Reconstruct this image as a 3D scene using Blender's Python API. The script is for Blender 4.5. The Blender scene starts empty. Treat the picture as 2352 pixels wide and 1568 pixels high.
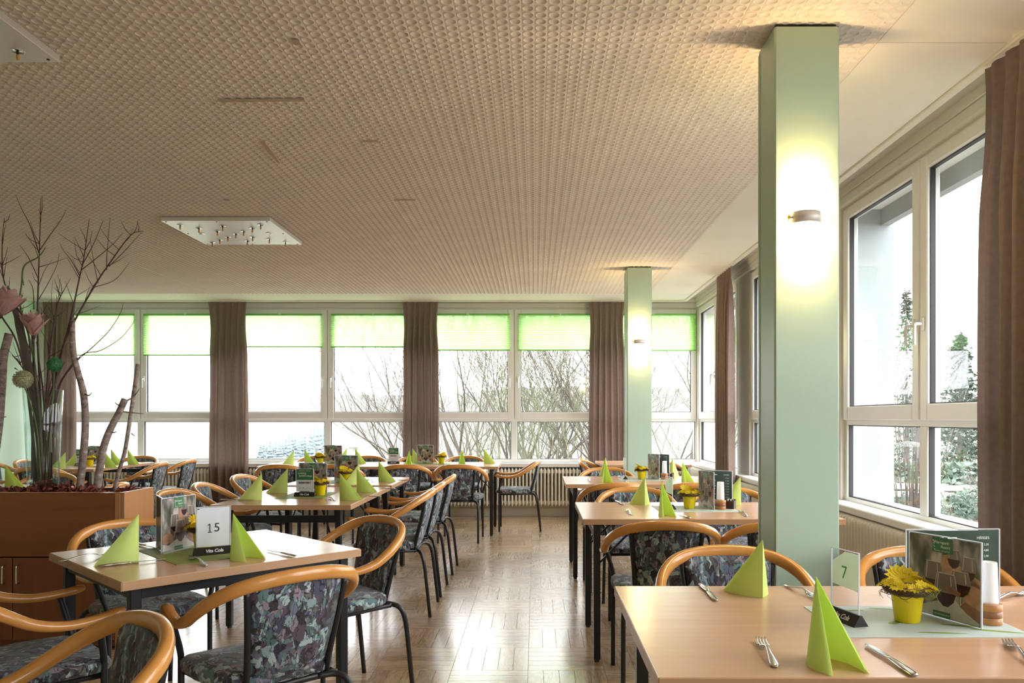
import bpy, bmesh, math, random
from mathutils import Vector, Matrix, Euler

random.seed(7)
sc = bpy.context.scene
COL = sc.collection
PI = math.pi

# ------------------------------------------------------------------ camera, world, exposure
FPX, VPX, VPY, HC = 1800.0, 1230.0, 960.0, 1.25      # focal length and vanishing point in pixels of 2352x1568, eye height
cam_d = bpy.data.cameras.new('camera')
cam = bpy.data.objects.new('camera', cam_d)
COL.objects.link(cam)
cam.location = (0, 0, HC)
cam.rotation_euler = (PI / 2, 0, 0)
cam_d.sensor_fit = 'HORIZONTAL'
cam_d.sensor_width = 36.0
cam_d.lens = 36.0 * FPX / 2352.0
cam_d.shift_x = -(VPX - 1176.0) / 2352.0
cam_d.shift_y = (VPY - 784.0) / 2352.0
cam_d.clip_end = 2000
sc.camera = cam

world = bpy.data.worlds.new('overcast_sky')
sc.world = world
world.use_nodes = True
wn = world.node_tree
wn.nodes.clear()
_o = wn.nodes.new('ShaderNodeOutputWorld')
_b = wn.nodes.new('ShaderNodeBackground')
_b.inputs['Color'].default_value = (0.975, 0.97, 1.0, 1)
_b.inputs['Strength'].default_value = 1.0
wn.links.new(_b.outputs[0], _o.inputs[0])

sc.view_settings.view_transform = 'Standard'
sc.view_settings.look = 'None'
sc.view_settings.gamma = 1.0
sc.view_settings.use_curve_mapping = False
sc.view_settings.exposure = 3.42
sc.cycles.use_denoising = True
sc.cycles.max_bounces = 9
sc.cycles.diffuse_bounces = 6
sc.cycles.glossy_bounces = 4
sc.cycles.transmission_bounces = 6
sc.cycles.transparent_max_bounces = 24
sc.cycles.sample_clamp_indirect = 6.0
sc.cycles.caustics_reflective = False
sc.cycles.caustics_refractive = False


def portal(name, loc, rot, sx, sy):
    d = bpy.data.lights.new(name, 'AREA')
    d.shape = 'RECTANGLE'
    d.size, d.size_y = sx, sy
    d.cycles.is_portal = True
    o = bpy.data.objects.new(name, d)
    COL.objects.link(o)
    o.location = loc
    o.rotation_euler = rot
    return o


# daylight portals standing in the window openings (they only guide the sampling of the sky)
for _x in (-4.97, -2.58, -0.19, 1.2):
    portal('daylight_portal', (_x, 10.32, 1.68), (-PI / 2, 0, 0), 2.3 if _x < 1 else 1.7, 2.05)
for _y in (-1.6, 1.75, 4.2, 6.5, 8.95):
    portal('daylight_portal', (2.44, _y, 1.68), (PI / 2, 0, PI / 2), 2.15, 2.05)


# ------------------------------------------------------------------ helpers
def pz(x, y, z):
    """point on the horizontal plane at height z that is seen at pixel x, y"""
    d = (HC - z) * FPX / (y - VPY)
    return Vector(((x - VPX) * d / FPX, d, z))

TZ = 0.74                                             # table height
def tp(x, y):
    return pz(x, y, TZ)

def pd(x, y, d):
    """point at distance d from the camera plane that is seen at pixel x, y"""
    return Vector(((x - VPX) * d / FPX, d, HC - (y - VPY) * d / FPX))


def setp(o, label=None, cat=None, group=None, kind=None):
    if label: o['label'] = label
    if cat: o['category'] = cat
    if group: o['group'] = group
    if kind: o['kind'] = kind
    return o


def thing(name, label, cat, loc=(0, 0, 0), rz=0.0, group=None, kind=None):
    o = bpy.data.objects.new(name, None)
    o.empty_display_size = 0.05
    COL.objects.link(o)
    o.location = loc
    o.rotation_euler = (0, 0, rz)
    return setp(o, label, cat, group, kind)


def obj(name, mesh, parent=None, loc=None, rot=None):
    o = bpy.data.objects.new(name, mesh)
    COL.objects.link(o)
    if parent is not None:
        o.parent = parent
    if loc is not None: o.location = loc
    if rot is not None: o.rotation_euler = rot
    return o


def dup(root, loc=None, rz=None, label=None, group=None, scale=None):
    r = root.copy()
    COL.objects.link(r)
    if loc is not None: r.location = loc
    if rz is not None: r.rotation_euler = (0, 0, rz)
    if scale is not None: r.scale = scale
    if label: r['label'] = label
    if group: r['group'] = group
    for ch in KIDS.get(root.name, []):
        c = ch.copy()
        COL.objects.link(c)
        c.parent = r
        for g in KIDS.get(ch.name, []):
            e = g.copy()
            COL.objects.link(e)
            e.parent = c
    return r

KIDS = {}
def note_kids(root):
    for o in COL.objects:
        if o.parent is not None:
            l = KIDS.setdefault(o.parent.name, [])
            if o not in l: l.append(o)


class MB:
    """collects faces for one mesh"""
    def __init__(s):
        s.v, s.f, s.m, s.uv = [], [], [], []
        s.sm = []
        s.cur = 0
        s.smooth = False

    def face(s, idx, uv=None):
        s.f.append(tuple(idx)); s.m.append(s.cur); s.uv.append(uv); s.sm.append(s.smooth)

    def add(s, pts):
        i = len(s.v)
        s.v.extend(tuple(p) for p in pts)
        return i

    def box(s, c, d, rot=None, bev=0.0):
        x, y, z = d[0] / 2, d[1] / 2, d[2] / 2
        M = None
        if rot is not None:
            M = Euler(rot).to_matrix() if not isinstance(rot, Matrix) else rot
        c = Vector(c)
        def w(p):
            p = Vector(p)
            return (M @ p if M else p) + c
        if bev <= 0:
            i = s.add([w((sx * x, sy * y, sz * z)) for sz in (-1, 1) for sx, sy in ((-1, -1), (1, -1), (1, 1), (-1, 1))])
            for q in ((0, 3, 2, 1), (4, 5, 6, 7), (0, 1, 5, 4), (1, 2, 6, 5), (2, 3, 7, 6), (3, 0, 4, 7)):
                s.face([i + k for k in q])
            return
        b = min(bev, x * .9, y * .9, z * .9)
        rings = []
        for zz, k in ((-z, b), (-z + b, 0), (z - b, 0), (z, b)):
            pts = []
            for sx, sy in ((-1, -1), (1, -1), (1, 1), (-1, 1)):
                X, Y = x - k, y - k
                e = b if k == 0 else b * .6
                a1 = (sx * X, sy * (Y - e), zz) ; a2 = (sx * (X - e), sy * Y, zz)
                if sx * sy > 0: pts += [a1, a2] if (sx, sy) == (1, 1) else [a1, a2]
                else: pts += [a2, a1]
            rings.append([w(p) for p in pts])
        s.loft(rings, True, True)

    def loft(s, rings, closed=True, caps=True, uvs=None):
        n = len(rings[0])
        base = [s.add(r) for r in rings]
        for k in range(len(rings) - 1):
            a, b = base[k], base[k + 1]
            for j in range(n if closed else n - 1):
                j2 = (j + 1) % n
                s.face((a + j, a + j2, b + j2, b + j))
        if caps and closed:
            s.face([base[0] + j for j in reversed(range(n))])
            s.face([base[-1] + j for j in range(n)])

    def tube(s, pts, r, seg=8, caps=True, up=(0, 0, 1)):
        """r: radius, list of radii, or list of (side, up) half sizes"""
        pts = [Vector(p) for p in pts]
        n = len(pts)
        rings = []
        prev = None
        for i, p in enumerate(pts):
            t = (pts[min(i + 1, n - 1)] - pts[max(i - 1, 0)])
            if t.length < 1e-9: t = Vector((0, 0, 1))
            t.normalize()
            if prev is None:
                u = Vector(up)
                if abs(u.dot(t)) > .95: u = Vector((1, 0, 0)) if abs(t.x) < .9 else Vector((0, 1, 0))
                sd = t.cross(u).normalized()
            else:
                sd = prev - t * prev.dot(t)
                sd = sd.normalized() if sd.length > 1e-6 else t.orthogonal().normalized()
            prev = sd
            uu = sd.cross(t)
            rr = r[i] if isinstance(r, (list, tuple)) else r
            a, b = rr if isinstance(rr, (list, tuple)) else (rr, rr)
            rings.append([p + sd * (a * math.cos(2 * PI * k / seg)) + uu * (b * math.sin(2 * PI * k / seg)) for k in range(seg)])
        s.loft(rings, True, caps)

    def lathe(s, prof, seg=16, c=(0, 0, 0), caps=True):
        rings = [[(c[0] + r * math.cos(2 * PI * k / seg), c[1] + r * math.sin(2 * PI * k / seg), c[2] + z) for k in range(seg)] for r, z in prof]
        s.loft(rings, True, caps)

    def poly(s, pts, uv=None):
        i = s.add(pts)
        s.face(range(i, i + len(pts)), uv)

    def grid(s, fn, nu, nv, uv=False):
        i = s.add([fn(a / nu, b / nv) for b in range(nv + 1) for a in range(nu + 1)])
        for b in range(nv):
            for a in range(nu):
                q = i + b * (nu + 1) + a
                s.face((q, q + 1, q + nu + 2, q + nu + 1),
                       [(a / nu, b / nv), ((a + 1) / nu, b / nv), ((a + 1) / nu, (b + 1) / nv), (a / nu, (b + 1) / nv)] if uv else None)

    def mesh(s, name, mats):
        me = bpy.data.meshes.new(name)
        me.from_pydata(s.v, [], s.f)
        if not isinstance(mats, (list, tuple)): mats = [mats]
        for m in mats: me.materials.append(m)
        me.polygons.foreach_set('material_index', s.m)
        me.polygons.foreach_set('use_smooth', s.sm)
        if any(u is not None for u in s.uv):
            l = me.uv_layers.new(name='UVMap')
            data = []
            for f, u in zip(s.f, s.uv):
                for k in range(len(f)):
                    data.extend(u[k] if u is not None else (0.0, 0.0))
            l.data.foreach_set('uv', data)
        me.update()
        return me

    def build(s, name, mats, parent=None, loc=None, rot=None, fix=True):
        me = s.mesh(name, mats)
        if fix:
            bm = bmesh.new(); bm.from_mesh(me)
            bmesh.ops.recalc_face_normals(bm, faces=bm.faces)
            bm.to_mesh(me); bm.free()
        return obj(name, me, parent, loc, rot)


def smooth_path(pts, n=6):
    """Catmull-Rom through the points"""
    P = [Vector(p) for p in pts]
    P = [P[0] * 2 - P[1]] + P + [P[-1] * 2 - P[-2]]
    out = []
    for i in range(1, len(P) - 2):
        for k in range(n):
            t = k / n
            a, b, c, d = P[i - 1], P[i], P[i + 1], P[i + 2]
            out.append(.5 * ((2 * b) + (c - a) * t + (2 * a - 5 * b + 4 * c - d) * t * t + (3 * b - a - 3 * c + d) * t ** 3))
    out.append(P[-2])
    return out


def interp(vals, m):
    out = []
    n = len(vals)
    for i in range(m):
        t = i / (m - 1) * (n - 1)
        k = min(int(t), n - 2)
        f = t - k
        a, b = vals[k], vals[k + 1]
        out.append(tuple(x + (y - x) * f for x, y in zip(a, b)) if isinstance(a, tuple) else a + (b - a) * f)
    return out


_txt_cache = {}
def text_pts(mb, s, size, place, shear=0.0, align='CENTER', spacing=1.0, bold=0.0, sx=1.0):
    """adds flat lettering to mb; place(x, y) gives the 3D point of a letter point"""
    key = (s, size, shear, align, spacing, bold)
    if key not in _txt_cache:
        cu = bpy.data.curves.new('lettering', 'FONT')
        cu.body = s; cu.size = size; cu.shear = shear; cu.align_x = align; cu.align_y = 'CENTER'
        cu.space_character = spacing; cu.offset = bold; cu.resolution_u = 3
        ob = bpy.data.objects.new('lettering', cu)
        COL.objects.link(ob)
        me = bpy.data.meshes.new_from_object(ob)
        _txt_cache[key] = ([v.co.copy() for v in me.vertices], [tuple(p.vertices) for p in me.polygons])
        bpy.data.objects.remove(ob); bpy.data.curves.remove(cu); bpy.data.meshes.remove(me)
    V, F = _txt_cache[key]
    i = mb.add([place(v.x * sx, v.y) for v in V])
    for f in F: mb.face([i + k for k in f])

# ------------------------------------------------------------------ materials
def new_mat(name):
    m = bpy.data.materials.new(name)
    m.use_nodes = True
    nt = m.node_tree
    p = nt.nodes['Principled BSDF']
    return m, nt, p, nt.nodes['Material Output']

def nd(nt, t, **kw):
    n = nt.nodes.new(t)
    for k, v in kw.items():
        if k in n.inputs: n.inputs[k].default_value = v
        else: setattr(n, k, v)
    return n

def ramp(nt, stops, interp='LINEAR'):
    r = nt.nodes.new('ShaderNodeValToRGB')
    r.color_ramp.interpolation = interp
    e = r.color_ramp.elements
    while len(e) > 1: e.remove(e[0])
    e[0].position = stops[0][0]; e[0].color = (*stops[0][1], 1)
    for p, c in stops[1:]:
        x = e.new(p); x.color = (*c, 1)
    return r

def plain(name, col, rough=.5, metal=0.0, spec=.5, var=0.0, scale=8.0, bump=0.0, bscale=60.0, trans=0.0):
    m, nt, p, out = new_mat(name)
    p.inputs['Base Color'].default_value = (*col, 1)
    p.inputs['Roughness'].default_value = rough
    p.inputs['Metallic'].default_value = metal
    p.inputs['Specular IOR Level'].default_value = spec
    tc = nd(nt, 'ShaderNodeTexCoord')
    if var > 0:
        n = nd(nt, 'ShaderNodeTexNoise', Scale=scale, Detail=4.0)
        nt.links.new(tc.outputs['Object'], n.inputs['Vector'])
        r = ramp(nt, [(.3, tuple(c * (1 - var) for c in col)), (.7, tuple(min(1, c * (1 + var)) for c in col))])
        nt.links.new(n.outputs['Fac'], r.inputs['Fac'])
        nt.links.new(r.outputs['Color'], p.inputs['Base Color'])
    if bump > 0:
        n2 = nd(nt, 'ShaderNodeTexNoise', Scale=bscale, Detail=3.0)
        nt.links.new(tc.outputs['Object'], n2.inputs['Vector'])
        b = nd(nt, 'ShaderNodeBump', Strength=bump, Distance=.002)
        nt.links.new(n2.outputs['Fac'], b.inputs['Height'])
        nt.links.new(b.outputs['Normal'], p.inputs['Normal'])
    if trans > 0:
        t = nd(nt, 'ShaderNodeBsdfTranslucent')
        src = p.inputs['Base Color']
        if src.is_linked: nt.links.new(src.links[0].from_socket, t.inputs['Color'])
        else: t.inputs['Color'].default_value = (*col, 1)
        mx = nd(nt, 'ShaderNodeMixShader')
        mx.inputs[0].default_value = trans
        nt.links.new(p.outputs[0], mx.inputs[1]); nt.links.new(t.outputs[0], mx.inputs[2])
        nt.links.new(mx.outputs[0], out.inputs['Surface'])
    return m

def wood(name, c1, c2, rough=.35, axis='X', scale=1.0, coat=0.0, contrast=1.0, use_uv=False, spec=.5):
    m, nt, p, out = new_mat(name)
    tc = nd(nt, 'ShaderNodeTexCoord')
    mp = nd(nt, 'ShaderNodeMapping')
    s = {'X': (1.6, 22, 22), 'Y': (22, 1.6, 22), 'Z': (22, 22, 1.6)}[axis]
    mp.inputs['Scale'].default_value = tuple(k * scale for k in s)
    nt.links.new(tc.outputs['UV' if use_uv else 'Object'], mp.inputs['Vector'])
    n = nd(nt, 'ShaderNodeTexNoise', Scale=1.0, Detail=6.0, Roughness=.62, Distortion=.6)
    nt.links.new(mp.outputs[0], n.inputs['Vector'])
    k = .22 / contrast
    r = ramp(nt, [(.5 - k, c1), (.5 + k, c2)])
    nt.links.new(n.outputs['Fac'], r.inputs['Fac'])
    nt.links.new(r.outputs['Color'], p.inputs['Base Color'])
    p.inputs['Roughness'].default_value = rough
    p.inputs['Specular IOR Level'].default_value = spec
    p.inputs['Coat Weight'].default_value = coat
    p.inputs['Coat Roughness'].default_value = .15
    return m

def emis(name, col, strength):
    m, nt, p, out = new_mat(name)
    p.inputs['Base Color'].default_value = (*col, 1)
    p.inputs['Emission Color'].default_value = (*col, 1)
    p.inputs['Emission Strength'].default_value = strength
    return m

def clear_glass(name, tint=(1, 1, 1), rough=0.0, refl=1.0):
    """thin pane: sees through, mirrors by the Fresnel law"""
    m, nt, p, out = new_mat(name)
    nt.nodes.remove(p)
    t = nd(nt, 'ShaderNodeBsdfTransparent'); t.inputs['Color'].default_value = (*tint, 1)
    g = nd(nt, 'ShaderNodeBsdfGlossy'); g.inputs['Roughness'].default_value = rough
    f = nd(nt, 'ShaderNodeFresnel', IOR=1.5)
    ge = nd(nt, 'ShaderNodeNewGeometry')                # same mirror on leaving the pane as on entering it
    io = nd(nt, 'ShaderNodeMath', operation='MULTIPLY_ADD'); io.inputs[1].default_value = 1 / 1.5 - 1.5; io.inputs[2].default_value = 1.5
    nt.links.new(ge.outputs['Backfacing'], io.inputs[0]); nt.links.new(io.outputs[0], f.inputs['IOR'])
    mul = nd(nt, 'ShaderNodeMath', operation='MULTIPLY'); mul.inputs[1].default_value = refl * .6
    nt.links.new(f.outputs[0], mul.inputs[0])
    mx = nd(nt, 'ShaderNodeMixShader')
    nt.links.new(mul.outputs[0], mx.inputs[0]); nt.links.new(t.outputs[0], mx.inputs[1]); nt.links.new(g.outputs[0], mx.inputs[2])
    nt.links.new(mx.outputs[0], out.inputs['Surface'])
    return m

M = {}
M['ceiling'] = plain('ceiling_relief', (.88, .82, .785), .75, var=.03, scale=3, spec=.3)
M['ceiling_board'] = plain('ceiling_board', (.88, .84, .79), .8, var=.025, scale=2.0, spec=.2)
M['ceiling_trim'] = plain('ceiling_trim', (.80, .75, .66), .6)
M['facade'] = plain('grey_facade_render', (.29, .325, .335), .85, var=.06, scale=3)
M['mint'] = plain('mint_paint', (.60, .76, .62), .6, bump=.25, bscale=220, spec=.3)
M['pillar'] = plain('pillar_paint', (.42, .55, .44), .42, bump=.08, bscale=260, spec=.45)
M['wall'] = plain('wall_white', (.72, .70, .64), .7, var=.02)
M['frame'] = plain('window_plastic', (.80, .80, .78), .32)
M['panel'] = plain('header_panel', (.74, .73, .68), .5)
M['sill'] = plain('sill_stone', (.82, .81, .79), .25)
M['gasket'] = plain('gasket_black', (.01, .01, .012), .5)
M['radiator'] = plain('radiator_enamel', (.78, .76, .69), .35)
M['glass'] = clear_glass('window_glass', (.97, .99, .985))
M['vase_glass'] = clear_glass('vase_glass', (.93, .965, .955), 0.0, 2.0)
M['acrylic'] = clear_glass('acrylic_sheet', (.95, .96, .985), .02, .55)
M['black'] = plain('black_powder_coat', (.012, .012, .014), .38)
M['black_plastic'] = plain('black_plastic', (.015, .013, .013), .3)
M['bent'] = wood('bent_beech', (.58, .245, .052), (.68, .315, .08), .26, 'X', .5, coat=.3)
M['beech'] = wood('beech_laminate', (.58, .335, .20), (.655, .395, .25), .24, 'X', 1.0, contrast=.8)
M['beech_edge'] = wood('beech_edge', (.47, .27, .145), (.56, .33, .185), .4, 'X', 1.2)
M['cherry'] = wood('cherry_veneer', (.20, .062, .016), (.26, .09, .025), .42, 'X', .7)
M['cherry_v'] = wood('cherry_veneer_upright', (.18, .054, .014), (.235, .078, .021), .42, 'Z', .7)
M['cherry_lit'] = wood('cherry_veneer_lit', (.42, .19, .075), (.48, .225, .09), .4, 'Z', .6)  # window light painted in: paler than the front veneer
M['cherry_lip'] = plain('cherry_edging', (.50, .24, .10), .35)
M['curtain'] = plain('taupe_curtain', (.225, .160, .132), .85, var=.08, scale=40, trans=.22, spec=.15)
M['napkin'] = plain('lime_napkin', (.75, .88, .30), .75, trans=.30, spec=.2, bump=.2, bscale=150)
M['steel'] = plain('steel', (.62, .60, .58), .18, metal=1.0)
M['alu'] = plain('brushed_aluminium', (.88, .86, .84), .40, metal=.6, bump=.05, bscale=200)
M['chrome'] = plain('chrome', (.8, .8, .8), .1, metal=1.0)
M['brass'] = plain('nickel_handle', (.62, .56, .44), .25, metal=1.0)
M['amber'] = plain('amber_bulb', (.90, .45, .07), .25, trans=.3)
M['yellow_pot'] = plain('yellow_pot', (.80, .62, .004), .32)
M['yellow_flower'] = plain('yellow_petal', (.84, .64, .012), .6, trans=.25)
M['nest'] = plain('twig_nest', (.10, .06, .03), .8, var=.4, scale=60)
M['moss'] = plain('moss_fibre', (.22, .25, .06), .8, var=.3, scale=60)
M['acrylic_edge_glint'] = plain('acrylic_edge_glint', (.80, .82, .86), .2, trans=.4)  # whitish strips paint in the light that sheet edges catch
M['wax'] = plain('white_wax', (.86, .86, .85), .4)
M['mat_light'] = None
M['paper'] = plain('white_paper', (.80, .80, .82), .6)
M['ink'] = plain('black_ink', (.01, .01, .012), .5)
M['white_print'] = plain('white_print', (.85, .85, .83), .5)
M['green_print'] = plain('green_print', (.035, .16, .055), .4)
M['dark_green_print'] = plain('dark_green_print', (.014, .046, .017), .35)
M['mulch'] = plain('red_bark_mulch', (.17, .035, .022), .8, var=.45, scale=30)
M['twig'] = plain('dogwood_bark', (.065, .022, .022), .6, var=.2, scale=20)
M['greenstem'] = plain('green_stem', (.10, .14, .03), .6, var=.2, scale=20)
M['petal'] = plain('magnolia_petal', (.56, .33, .30), .6, var=.15, scale=25, trans=.2)
M['allium_pale'] = plain('allium_pale', (.36, .37, .20), .7, var=.25, scale=80)
M['allium_green'] = plain('allium_green', (.045, .20, .07), .7, var=.25, scale=80)
M['strap'] = plain('grey_strap_leaf', (.14, .115, .10), .55, var=.12, scale=10)
M['box_brown'] = plain('dark_brown_box', (.045, .018, .012), .4)
M['sugarwood'] = wood('striped_wood', (.38, .165, .045), (.48, .225, .068), .35, 'X', 1.0)
M['sugarwood_dark'] = wood('striped_wood_dark', (.22, .085, .03), (.28, .11, .04), .35, 'X', 1.0)


def fabric_mat():
    m, nt, p, out = new_mat('camouflage_upholstery')
    tc = nd(nt, 'ShaderNodeTexCoord')
    def warp(src, scale, amt):
        nz = nd(nt, 'ShaderNodeTexNoise', Scale=scale, Detail=2.0)
        nt.links.new(src, nz.inputs['Vector'])
        sub = nd(nt, 'ShaderNodeVectorMath', operation='SUBTRACT'); sub.inputs[1].default_value = (.5, .5, .5)
        nt.links.new(nz.outputs['Color'], sub.inputs[0])
        ma = nd(nt, 'ShaderNodeVectorMath', operation='MULTIPLY_ADD'); ma.inputs[1].default_value = (amt, amt, amt)
        nt.links.new(sub.outputs[0], ma.inputs[0]); nt.links.new(src, ma.inputs[2])
        return ma.outputs[0]
    w = warp(warp(tc.outputs['Object'], 14.0, .05), 90.0, .012)
    pal = [(.040, .032, .045), (.09, .14, .155), (.25, .35, .36), (.075, .070, .115), (.27, .22, .26), (.105, .078, .10), (.12, .20, .20),
           (.40, .50, .51), (.048, .044, .040), (.17, .175, .25), (.14, .15, .135), (.10, .13, .19), (.06, .052, .06)]
    def cells(rot, scl, scale, metric, rnd_, shift):
        mp = nd(nt, 'ShaderNodeMapping'); mp.inputs['Scale'].default_value = scl; mp.inputs['Rotation'].default_value = rot
        nt.links.new(w, mp.inputs['Vector'])
        v = nd(nt, 'ShaderNodeTexVoronoi', Scale=scale, Randomness=rnd_); v.distance = metric
        nt.links.new(mp.outputs[0], v.inputs['Vector'])
        sp = nd(nt, 'ShaderNodeSeparateColor'); nt.links.new(v.outputs['Color'], sp.inputs[0])
        q = pal[shift:] + pal[:shift]
        r = ramp(nt, [(i / len(q), c) for i, c in enumerate(q)], 'CONSTANT')
        nt.links.new(sp.outputs[0], r.inputs['Fac'])
        return r.outputs['Color']
    def mask(scale, lo, hi, off):
        n = nd(nt, 'ShaderNodeTexNoise', Scale=scale, Detail=1.5)
        mp = nd(nt, 'ShaderNodeMapping'); mp.inputs['Location'].default_value = (off, off, off); mp.inputs['Scale'].default_value = (1.4, 1, .7)
        nt.links.new(w, mp.inputs['Vector']); nt.links.new(mp.outputs[0], n.inputs['Vector'])
        r = ramp(nt, [(lo, (0, 0, 0)), (hi, (1, 1, 1))]); nt.links.new(n.outputs['Fac'], r.inputs['Fac'])
        return r.outputs['Color']
    def mix(f, a, b, bt='MIX'):
        x = nd(nt, 'ShaderNodeMix', data_type='RGBA', blend_type=bt)
        if isinstance(f, float): x.inputs[0].default_value = f
        else: nt.links.new(f, x.inputs[0])
        nt.links.new(a, x.inputs[6]); nt.links.new(b, x.inputs[7])
        return x.outputs[2]
    c1 = cells((.5, .3, .75), (1.2, 1.0, .85), 25.0, 'MANHATTAN', .9, 0)
    c2 = cells((0, 0, .1), (3.6, 2.0, .85), 30.0, 'EUCLIDEAN', 1.0, 5)
    c3 = cells((.9, .2, .2), (1.0, 1.0, 1.3), 46.0, 'CHEBYCHEV', .9, 8)
    col = mix(mask(13.0, .50, .515, 0.0), c1, c2)
    col = mix(mask(20.0, .56, .57, 3.7), col, c3)
    # dark brush strokes
    n = nd(nt, 'ShaderNodeTexNoise', Scale=26.0, Detail=1.0)
    mp = nd(nt, 'ShaderNodeMapping'); mp.inputs['Scale'].default_value = (1.7, 1, .7); nt.links.new(w, mp.inputs['Vector']); nt.links.new(mp.outputs[0], n.inputs['Vector'])
    rs = ramp(nt, [(.475, (1, 1, 1)), (.492, (.16, .15, .18)), (.508, (.16, .15, .18)), (.525, (1, 1, 1))])
    nt.links.new(n.outputs['Fac'], rs.inputs['Fac'])
    col = mix(.9, col, rs.outputs['Color'], 'MULTIPLY')
    nt.links.new(col, p.inputs['Base Color'])
    p.inputs['Roughness'].default_value = .8
    p.inputs['Specular IOR Level'].default_value = .25
    p.inputs['Sheen Weight'].default_value = .2
    wv = nd(nt, 'ShaderNodeTexNoise', Scale=420.0, Detail=1.0)
    nt.links.new(tc.outputs['Object'], wv.inputs['Vector'])
    b = nd(nt, 'ShaderNodeBump', Strength=.25, Distance=.001)
    nt.links.new(wv.outputs['Fac'], b.inputs['Height']); nt.links.new(b.outputs['Normal'], p.inputs['Normal'])
    return m
M['fabric'] = fabric_mat()


def parquet_mat():
    m, nt, p, out = new_mat('oak_parquet')
    tc = nd(nt, 'ShaderNodeTexCoord')
    oi = nd(nt, 'ShaderNodeObjectInfo'); ge = nd(nt, 'ShaderNodeNewGeometry')
    ad = nd(nt, 'ShaderNodeMath', operation='ADD'); nt.links.new(oi.outputs['Random'], ad.inputs[0]); nt.links.new(ge.outputs['Random Per Island'], ad.inputs[1])
    fr = nd(nt, 'ShaderNodeMath', operation='FRACT'); nt.links.new(ad.outputs[0], fr.inputs[0])
    tone = ramp(nt, [(0, (.46, .295, .16)), (.35, (.54, .365, .21)), (.7, (.60, .425, .26)), (1, (.70, .53, .35))])
    nt.links.new(fr.outputs[0], tone.inputs['Fac'])
    mp = nd(nt, 'ShaderNodeMapping'); mp.inputs['Scale'].default_value = (1.2, 9, 1)
    cb = nd(nt, 'ShaderNodeCombineXYZ')
    ml = nd(nt, 'ShaderNodeMath', operation='MULTIPLY'); ml.inputs[1].default_value = 37.0; nt.links.new(fr.outputs[0], ml.inputs[0])
    nt.links.new(ml.outputs[0], cb.inputs[0]); nt.links.new(ml.outputs[0], cb.inputs[1])
    nt.links.new(tc.outputs['UV'], mp.inputs['Vector']); nt.links.new(cb.outputs[0], mp.inputs['Location'])
    n = nd(nt, 'ShaderNodeTexNoise', Scale=7.0, Detail=8.0, Roughness=.68, Distortion=.4)
    nt.links.new(mp.outputs[0], n.inputs['Vector'])
    g = ramp(nt, [(.3, (.80, .76, .71)), (.68, (1.08, 1.08, 1.08))])
    nt.links.new(n.outputs['Fac'], g.inputs['Fac'])
    mm = nd(nt, 'ShaderNodeMix', data_type='RGBA', blend_type='MULTIPLY'); mm.inputs[0].default_value = 1.0
    nt.links.new(tone.outputs['Color'], mm.inputs[6]); nt.links.new(g.outputs['Color'], mm.inputs[7])
    nt.links.new(mm.outputs[2], p.inputs['Base Color'])
    rr = ramp(nt, [(.3, (.22, .22, .22)), (.75, (.36, .36, .36))])
    nt.links.new(n.outputs['Fac'], rr.inputs['Fac'])
    nt.links.new(rr.outputs['Color'], p.inputs['Roughness'])
    p.inputs['Specular IOR Level'].default_value = .5
    p.inputs['Coat Weight'].default_value = 1.0
    p.inputs['Coat Roughness'].default_value = .19
    p.inputs['Coat IOR'].default_value = 1.62
    return m
M['parquet'] = parquet_mat()


def blind_mat():
    m, nt, p, out = new_mat('green_pleated_blind')
    p.inputs['Base Color'].default_value = (.42, .80, .25, 1); p.inputs['Roughness'].default_value = .7
    t = nd(nt, 'ShaderNodeBsdfTranslucent'); t.inputs['Color'].default_value = (.64, .955, .41, 1)
    x = nd(nt, 'ShaderNodeBsdfTransparent'); x.inputs['Color'].default_value = (.92, 1, .86, 1)
    m1 = nd(nt, 'ShaderNodeMixShader'); m1.inputs[0].default_value = .62
    nt.links.new(p.outputs[0], m1.inputs[1]); nt.links.new(t.outputs[0], m1.inputs[2])
    m2 = nd(nt, 'ShaderNodeMixShader'); m2.inputs[0].default_value = .05
    nt.links.new(m1.outputs[0], m2.inputs[1]); nt.links.new(x.outputs[0], m2.inputs[2])
    nt.links.new(m2.outputs[0], out.inputs['Surface'])
    return m
M['blind'] = blind_mat()
M['blind_rail'] = plain('blind_rail', (.20, .52, .10), .4)


def mat_weave(name, c1, c2, leaf=None):
    """woven place mat; leaf: colour of the printed leaves"""
    m, nt, p, out = new_mat(name)
    tc = nd(nt, 'ShaderNodeTexCoord')
    w = nd(nt, 'ShaderNodeTexWave', Scale=95.0); w.bands_direction = 'X'
    w2 = nd(nt, 'ShaderNodeTexWave', Scale=95.0); w2.bands_direction = 'Y'
    nt.links.new(tc.outputs['Object'], w.inputs['Vector']); nt.links.new(tc.outputs['Object'], w2.inputs['Vector'])
    mu = nd(nt, 'ShaderNodeMath', operation='MULTIPLY'); nt.links.new(w.outputs['Fac'], mu.inputs[0]); nt.links.new(w2.outputs['Fac'], mu.inputs[1])
    r = ramp(nt, [(.15, c1), (.6, c2)])
    nt.links.new(mu.outputs[0], r.inputs['Fac'])
    nt.links.new(r.outputs['Color'], p.inputs['Base Color'])
    p.inputs['Roughness'].default_value = .6
    b = nd(nt, 'ShaderNodeBump', Strength=.4, Distance=.001)
    nt.links.new(mu.outputs[0], b.inputs['Height']); nt.links.new(b.outputs['Normal'], p.inputs['Normal'])
    return m
M['mat_light'] = mat_weave('pale_woven_mat', (.42, .50, .46), (.72, .77, .72))
M['mat_green'] = mat_weave('green_woven_mat', (.22, .27, .05), (.34, .39, .09))
M['leaf_print'] = plain('leaf_print', (.22, .30, .05), .6)


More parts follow.
